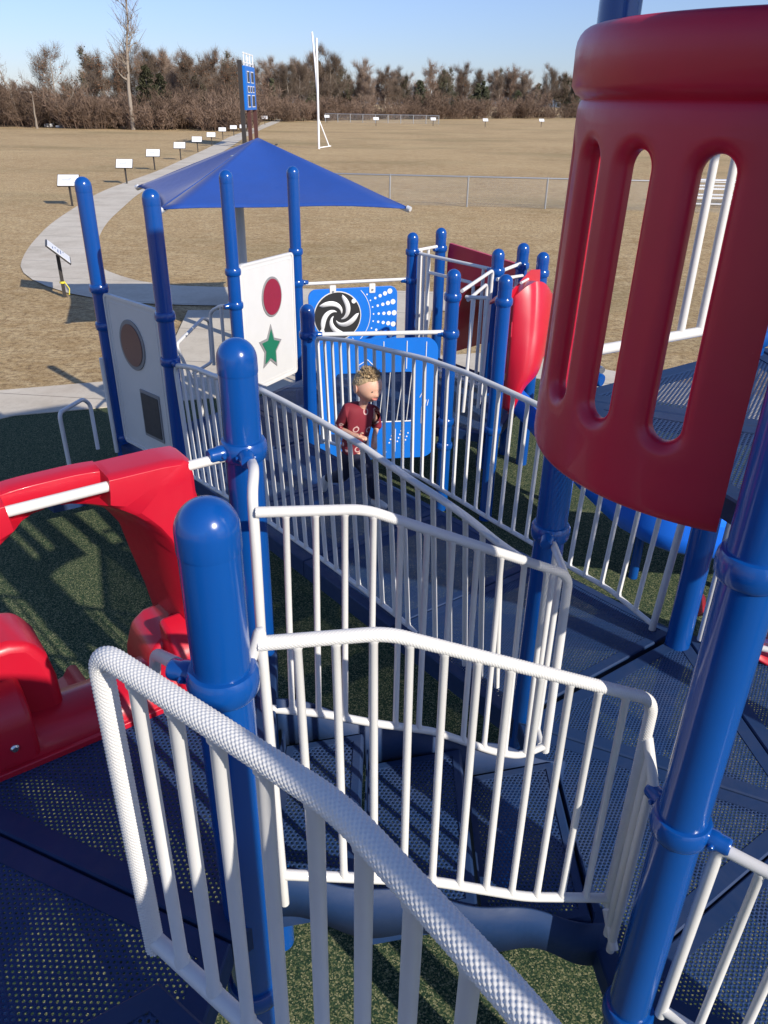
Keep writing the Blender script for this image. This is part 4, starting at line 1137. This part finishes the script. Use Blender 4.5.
# right, far line
for i in range(112):
    px = 168 + i * 3.95 + random.uniform(-3, 3); far = 178 + max(0, (px - 290)) * .36
    dist = far + random.uniform(0, 38) + (i % 3) * 12
    p = gp(px, dist); wantpx = 34 + 15 * math.sin(px * .021 + 1.2) ** 2 * (1 if px < 430 else .35) + random.uniform(-11, 9)
    hh = (wantpx) / 870 * dist
    if random.random() < (.24 if px < 420 else .34): e = random.choice(evers); put(e, p.x, p.y, hh * .82 / 9, LE, TL)
    else: pr = random.choice(protos); put(pr, p.x, p.y, hh / 12, LB, TL)
for i in range(64):
    px = 170 + i * 6.9 + random.uniform(-4, 4); far = 172 + max(0, (px - 290)) * .36
    p = gp(px, far + random.uniform(-2, 6)); put(random.choice(bushes), p.x, p.y, random.uniform(.8, 2.1), LU, BL)
# left, nearer scrub
for i in range(34):
    px = -30 + i * 8.2 + random.uniform(-4, 4); dist = 128 + random.uniform(0, 40)
    p = gp(px, dist); wantpx = (26 if px < 90 else 56) + random.uniform(-12, 8)
    put(random.choice(protos), p.x, p.y, wantpx / 870 * dist / 12, LB, TL)
for i in range(62):
    px = -25 + i * 4.4 + random.uniform(-4, 4); p = gp(px, 114 + random.uniform(-2, 16)); put(random.choice(bushes), p.x, p.y, random.uniform(1.0, 1.75), LU, BL)
for px, d_, s in ((150, 119, .85), (163, 121, .75), (205, 124, .55), (188, 130, .6), (222, 132, .62)):
    p = gp(px, d_); put(evers[0 if s > .7 else 2], p.x, p.y, s, LE, TL)
p = gp(131, 112); q = bare_tree(20.5, .11, 420, 0, lean=1.6, crown_lo=.3, tr=.013); q.location = (p.x, p.y, 0); q['label'] = 'tall thin bare tree rising above all others on the left'
p = gp(17, 120); q = bare_tree(9.5, .16, 60, 0, lean=-2.4, crown_lo=.5); q.location = (p.x, p.y, 0); q['label'] = 'pale dead leaning tree at the far left'
p = gp(58, 116); q = bare_tree(9, .38, 3200, 300, crown_lo=.2); q.location = (p.x, p.y, 0); q['label'] = 'round bare tree between the dead tree and the tall thin tree'
p = gp(34, 111); q = bare_tree(4.6, .02, 0, 0, crown_lo=.8); q.location = (p.x, p.y, 0); q['label'] = 'pale broken tree stump standing in the scrub on the left'; q.scale = (1.6, 1.6, 1)
g = gz(49, 127, -H); b = MB(); b.box(g + V((0, 0, .2)), (.5, .3, .2)); tag(b.build('debris', SIGNW, bevel=.05), 'small white debris at the edge of the scrub, left one', 'debris')
g = gz(60, 127.5, -H); b = MB(); b.box(g + V((0, 0, .12)), (.5, .3, .12)); tag(b.build('debris', SIGNW, bevel=.05), 'small white debris at the edge of the scrub, right one', 'debris')

# ------------------------------------------------------------------ boy
SKIN = mat('skin', (.66, .38, .27), .55, Subsurface_Weight=.15, Subsurface_Scale=.01)
HAIR = mat('blond_hair', (.36, .25, .13), .6)
L(HAIR, ramp(HAIR, noise(HAIR, 60, 4, .7, worldpos(HAIR)), [(.35, (.22, .15, .08)), (.65, (.58, .43, .25))]), bsdf(HAIR).inputs['Base Color'])
SHIRT = mat('maroon_print_shirt', (.19, .015, .025), .8)
def shirtmat():
    m = SHIRT; vo = N(m, 'ShaderNodeTexVoronoi'); vo.inputs['Scale'].default_value = 17; L(m, worldpos(m), vo.inputs['Vector'])
    f = ramp(m, vo.outputs['Distance'], [(.0, (0, 0, 0)), (.24, (0, 0, 0)), (.29, (1, 1, 1)), (.38, (1, 1, 1)), (.43, (0, 0, 0))])
    sp_ = N(m, 'ShaderNodeSeparateColor'); L(m, vo.outputs['Color'], sp_.inputs[0])
    k = math_(m, 'MULTIPLY', math_(m, 'GREATER_THAN', sp_.outputs[0], .55), f)
    L(m, mix(m, k, (.20, .014, .028), (.62, .42, .40)), bsdf(m).inputs['Base Color'])
shirtmat()
TROU = mat('dark_navy_trousers', (.012, .016, .04), .85)
SHOE = mat('grey_shoes', (.55, .54, .52), .7)
EYE = mat('dark_eye', (.03, .02, .02), .3); LIP = mat('lips', (.5, .17, .14), .5); TEETH = mat('teeth', (.8, .78, .72), .4)
def skin(name, verts, edges, radii, m, parent, root=0, sub=2):
    me = bpy.data.meshes.new(name); base = V(parent['_b']) if parent.type == 'EMPTY' else V(parent['_b'])
    me.from_pydata([V(v) + V((0, 0, H)) - base for v in verts], edges, [])
    o = bpy.data.objects.new(name, me); C.objects.link(o); o.parent = parent; o['_b'] = list(base)
    md = o.modifiers.new('skin', 'SKIN'); md.use_smooth_shade = True
    for i, r in enumerate(radii):
        rr = r if isinstance(r, tuple) else (r, r)
        me.skin_vertices[0].data[i].radius = rr; me.skin_vertices[0].data[i].use_root = (i == root)
    s = o.modifiers.new('ss', 'SUBSURF'); s.levels = sub; s.render_levels = sub
    me.materials.append(m); return o
def boy():
    ff = at(382, 507, 5.05); t = thing('person', (ff.x - .1, ff.y + .1, ff.z), 'young boy with short blond hair in a maroon print shirt running on the ramp', 'person')
    J = dict(pel=at(353, 449, 5.06), wst=at(355, 432, 5.03), che=at(357, 416, 4.99), nk=at(363, 405, 4.97),
        shL=at(347, 410, 4.94), elL=at(339, 428, 4.98), wrL=at(353, 435, 4.86), haL=at(360, 437, 4.83),
        shR=at(371, 410, 5.04), elR=at(377, 425, 5.10), wrR=at(374, 438, 5.02), haR=at(374, 442, 5.0),
        hiL=at(349, 454, 5.10), knL=at(343, 476, 5.12), anL=at(326, 478, 5.38), toL=at(323, 490, 5.40),
        hiR=at(359, 455, 5.00), knR=at(371, 476, 4.93), anR=at(375, 500, 5.02), toR=at(387, 505, 4.95))
    hc = at(367.5, 385.5, 4.93)
    # head as part of the body mesh
    f = V((.66, -.72, -.20)).normalized(); r = V((-f.y, f.x, 0)).normalized() * -1; u = r.cross(f).normalized()
    if u.z < 0: u = -u
    names = ['pel', 'wst', 'che', 'nk', 'shL', 'elL', 'wrL', 'haL', 'shR', 'elR', 'wrR', 'haR', 'hiL', 'knL', 'anL', 'hiR', 'knR', 'anR']
    idx = {n_: i for i, n_ in enumerate(names)}
    ed = [('pel', 'wst'), ('wst', 'che'), ('che', 'nk'), ('che', 'shL'), ('shL', 'elL'), ('elL', 'wrL'), ('wrL', 'haL'), ('che', 'shR'), ('shR', 'elR'), ('elR', 'wrR'), ('wrR', 'haR'), ('pel', 'hiL'), ('hiL', 'knL'), ('knL', 'anL'), ('pel', 'hiR'), ('hiR', 'knR'), ('knR', 'anR')]
    rad = dict(pel=.05, wst=.05, che=.055, nk=.031, shL=.026, elL=.022, wrL=.018, haL=.020, shR=.026, elR=.022, wrR=.018, haR=.020, hiL=.04, knL=.03, anL=.022, hiR=.04, knR=.03, anR=.022)
    vs = [J[n_] for n_ in names]; es = [(idx[a], idx[b_]) for a, b_ in ed]; rs = [rad[n_] for n_ in names]
    # neck into head
    vs += [hc - u * .075, hc - u * .03, hc + u * .05]; rs += [.036, .05, .055]; k = len(names)
    es += [(idx['nk'], k), (k, k + 1), (k + 1, k + 2)]
    # fingers: five on each hand
    for hd, wr in (('haL', 'wrL'), ('haR', 'wrR')):
        d = (J[hd] - J[wr]).normalized(); s_ = d.cross(V((0, 0, 1))).normalized(); w_ = s_.cross(d).normalized()
        for fi in range(5):
            if fi == 4: p0 = J[hd] + w_ * .015; p1 = p0 + (w_ * .8 + d * .5) * .022; p2 = p1 + d * .016
            else:
                p0 = J[hd] + s_ * (.010 * (fi - 1.5)) + d * .012; ln = (.026, .030, .028, .022)[fi]; p1 = p0 + d * ln; p2 = p1 + (d * .4 - w_ * .7) * ln * .7
            o_ = len(vs); vs += [p0, p1, p2]; rs += [.0085, .0075, .006]; es += [(idx[hd], o_), (o_, o_ + 1), (o_ + 1, o_ + 2)]
    body = skin('body', vs, es, rs, SKIN, t)
    # head form: a shaped skull with face, swept over the neck
    b = MB(); rows = []
    HH = .108
    for i in range(25):
        ph = math.pi * i / 24; row = []
        for j in range(32):
            a = 2 * math.pi * j / 32
            x = math.sin(ph) * math.cos(a); y = math.sin(ph) * math.sin(a); z = math.cos(ph)
            w = .095; dp = .102
            if z < 0: w *= 1 - .28 * (-z) ** 1.5; 
            fx = x * dp
            if x > 0 and z < 0: fx *= 1 + .02 * -z
            if x < 0 and z < -.2: fx *= 1 - .45 * (-z - .2)
            # nose, brow, chin, cheeks
            fr = max(0, x)
            fx += .020 * math.exp(-((y * w) / .013) ** 2 - ((z + .22) / .10) ** 2) * (fr > .3)
            fx += .010 * math.exp(-((y * w) / .017) ** 2 - ((z + .80) / .12) ** 2) * (x > 0)
            fx -= .009 * (math.exp(-((y * w - .031) / .016) ** 2) + math.exp(-((y * w + .031) / .016) ** 2)) * math.exp(-((z - .02) / .11) ** 2) * (fr > .2)
            fx += .006 * (math.exp(-((y * w - .038) / .02) ** 2) + math.exp(-((y * w + .038) / .02) ** 2)) * math.exp(-((z + .34) / .15) ** 2) * (fr > .2)
            row.append(hc + f * fx + r * y * w + u * z * HH)
        rows.append(row)
    b.grid(rows, True)
    hd = b.build('head', SKIN, t, angle=180)
    for s in (-1, 1):
        p = hc + f * .082 + r * s * .031 + u * .003
        MB().lathe(p, [(.002, -.008), (.009, -.006), (.0125, 0), (.009, .006), (.002, .009)], 12, f).build('eye', EYE, hd)
        b = MB(); b.tube([hc + f * (.089 - .012 * abs(k)) + r * s * (.031 + .013 * k) + u * (.024 - .004 * k * k) for k in (-1, -.3, .3, 1)], [.002, .0035, .0035, .002], 6); b.build('eyebrow', HAIR, hd)
        e = hc + r * s * .095 - f * .008 - u * .008
        rows = []
        b = MB(); b.lathe(e, [(.006, -.004), (.026, -.001), (.029, .006), (.022, .009), (.010, .004)], 16, (r * s - f * .35)); b.build('ear', SKIN, hd)
    b = MB(); b.tube([hc + f * (.096 - .011 * k * k) + r * .028 * k + u * (-.058 + .010 * k * k) for k in (-1, -.5, 0, .5, 1)], [.003, .007, .009, .007, .003], 8); b.build('lips', LIP, hd)
    b = MB(); b.tube([hc + f * (.0995 - .010 * k * k) + r * .017 * k + u * (-.058 + .006 * k * k) for k in (-1, 0, 1)], [.002, .004, .002], 8); b.build('teeth', TEETH, hd)
    # hair: cap plus tufts
    b = MB(); rows = []
    for i in range(13):
        row = []
        for j in range(36):
            a = 2 * math.pi * j / 36; fr = math.cos(a)
            lim = .88 + .80 * min(1, max(0, (.75 - fr) / 1.1))
            ph = lim * i / 12; k = 1.035 + .025 * math.sin(a * 7 + i * 2.1) + .02 * math.sin(a * 13 + i)
            if i == 12: k = 1.0
            w = .096; 
            row.append(hc + f * math.sin(ph) * math.cos(a) * .102 * k + r * math.sin(ph) * math.sin(a) * w * k + u * math.cos(ph) * HH * k)
        rows.append(row)
    b.grid(rows, True)
    for k in range(520):
        a = random.uniform(0, 6.28); fr = math.cos(a); lim = .85 + .75 * min(1, max(0, (.75 - fr) / 1.1))
        ph = random.uniform(0, lim); d = f * math.sin(ph) * math.cos(a) + r * math.sin(ph) * math.sin(a) + u * math.cos(ph)
        p = hc + f * math.sin(ph) * math.cos(a) * .103 + r * math.sin(ph) * math.sin(a) * .097 + u * math.cos(ph) * HH * 1.02
        ln = (.030 if ph < .7 else .008) * random.uniform(.6, 1.2)
        dd = (d + rdir(.3) * .45 + f * .15 - u * (0 if ph < .8 else .6)).normalized()
        b.tube([p, p + dd * ln * .6, p + (dd + rdir(0) * .3).normalized() * ln], [.0042, .0032, .0006], 4, caps=False)
    b.build('hair', HAIR, t, fix=False)
    # shirt: torso and sleeves to below the elbows
    tn = ['wst', 'che', 'nk', 'shL', 'shR']
    v = [J['pel'] + V((0, 0, -.045)), J['wst'], J['che'], J['nk'] - V((0, 0, .012)), J['shL'], J['elL'], J['elL'].lerp(J['wrL'], .35), J['shR'], J['elR'], J['elR'].lerp(J['wrR'], .35)]
    skin('shirt', v, [(0, 1), (1, 2), (2, 3), (2, 4), (4, 5), (5, 6), (2, 7), (7, 8), (8, 9)], [(.100, .094), (.096, .088), (.092, .084), .047, .056, .042, .038, .046, .042, .038], SHIRT, t, 1)
    v = [J['pel'].lerp(J['wst'], .2), J['pel'], J['hiL'], J['knL'], J['anL'].lerp(J['knL'], .1), J['hiR'], J['knR'], J['anR'].lerp(J['knR'], .1)]
    skin('trousers', v, [(0, 1), (1, 2), (2, 3), (3, 4), (1, 5), (5, 6), (6, 7)], [.085, .086, .072, .055, .042, .072, .055, .042], TROU, t, 1)
    for an, to in (('anL', 'toL'), ('anR', 'toR')):
        d = (J[to] - J[an]).normalized(); p = J[an]
        skin('shoe', [p - d * .03 + V((0, 0, -.01)), p + d * .04 + V((0, 0, -.015)), p + d * .115 + V((0, 0, -.02))], [(0, 1), (1, 2)], [(.034, .036), (.034, .032), (.026, .022)], SHOE, t, 0)
boy()

# ------------------------------------------------------------------ light
w = bpy.data.worlds.new('World'); sc.world = w; w.use_nodes = True
nt = w.node_tree; bg = nt.nodes['Background']; sky = nt.nodes.new('ShaderNodeTexSky'); sky.sky_type = 'NISHITA'; sky.sun_disc = False
EL, AZ = D(30), math.atan2(.692, -.722)
sky.sun_elevation = EL; sky.sun_rotation = AZ; sky.air_density = 1.0; sky.dust_density = .1; sky.ozone_density = 2.6
tm = nt.nodes.new('ShaderNodeMix'); tm.data_type = 'RGBA'; tm.blend_type = 'MULTIPLY'; tm.inputs[0].default_value = 1; tm.inputs[7].default_value = (.97, .91, 1.06, 1)
tc = nt.nodes.new('ShaderNodeTexCoord'); sx_ = nt.nodes.new('ShaderNodeSeparateXYZ'); nt.links.new(tc.outputs['Generated'], sx_.inputs[0])
cr_ = nt.nodes.new('ShaderNodeValToRGB'); nt.links.new(sx_.outputs[2], cr_.inputs[0])
e_ = cr_.color_ramp.elements; e_[0].position = 0; e_[0].color = (.43, .52, .66, 1); e_[1].position = .35; e_[1].color = (1, 1, 1, 1)
t2_ = nt.nodes.new('ShaderNodeMix'); t2_.data_type = 'RGBA'; t2_.blend_type = 'MULTIPLY'; t2_.inputs[0].default_value = 1
nt.links.new(sky.outputs[0], tm.inputs[6]); nt.links.new(tm.outputs[2], t2_.inputs[6]); nt.links.new(cr_.outputs[0], t2_.inputs[7]); nt.links.new(t2_.outputs[2], bg.inputs[0]); bg.inputs[1].default_value = .142
sl = bpy.data.lights.new('sun', 'SUN'); sl.energy = 4.8; sl.angle = D(.5); sl.color = (1, .925, .80)
so = bpy.data.objects.new('sun', sl); C.objects.link(so)
sd = V((math.sin(AZ) * math.cos(EL), math.cos(AZ) * math.cos(EL), math.sin(EL)))
so.rotation_euler = (-sd).to_track_quat('-Z', 'Y').to_euler(); so.location = (4, -5, 12)
for o in bpy.data.objects:
    if '_b' in o: del o['_b']
sc.view_settings.view_transform = 'Standard'; sc.view_settings.look = 'None'; sc.view_settings.gamma = 1; sc.view_settings.exposure = 0.25
sc.cycles.max_bounces = 8; sc.cycles.transparent_max_bounces = 16
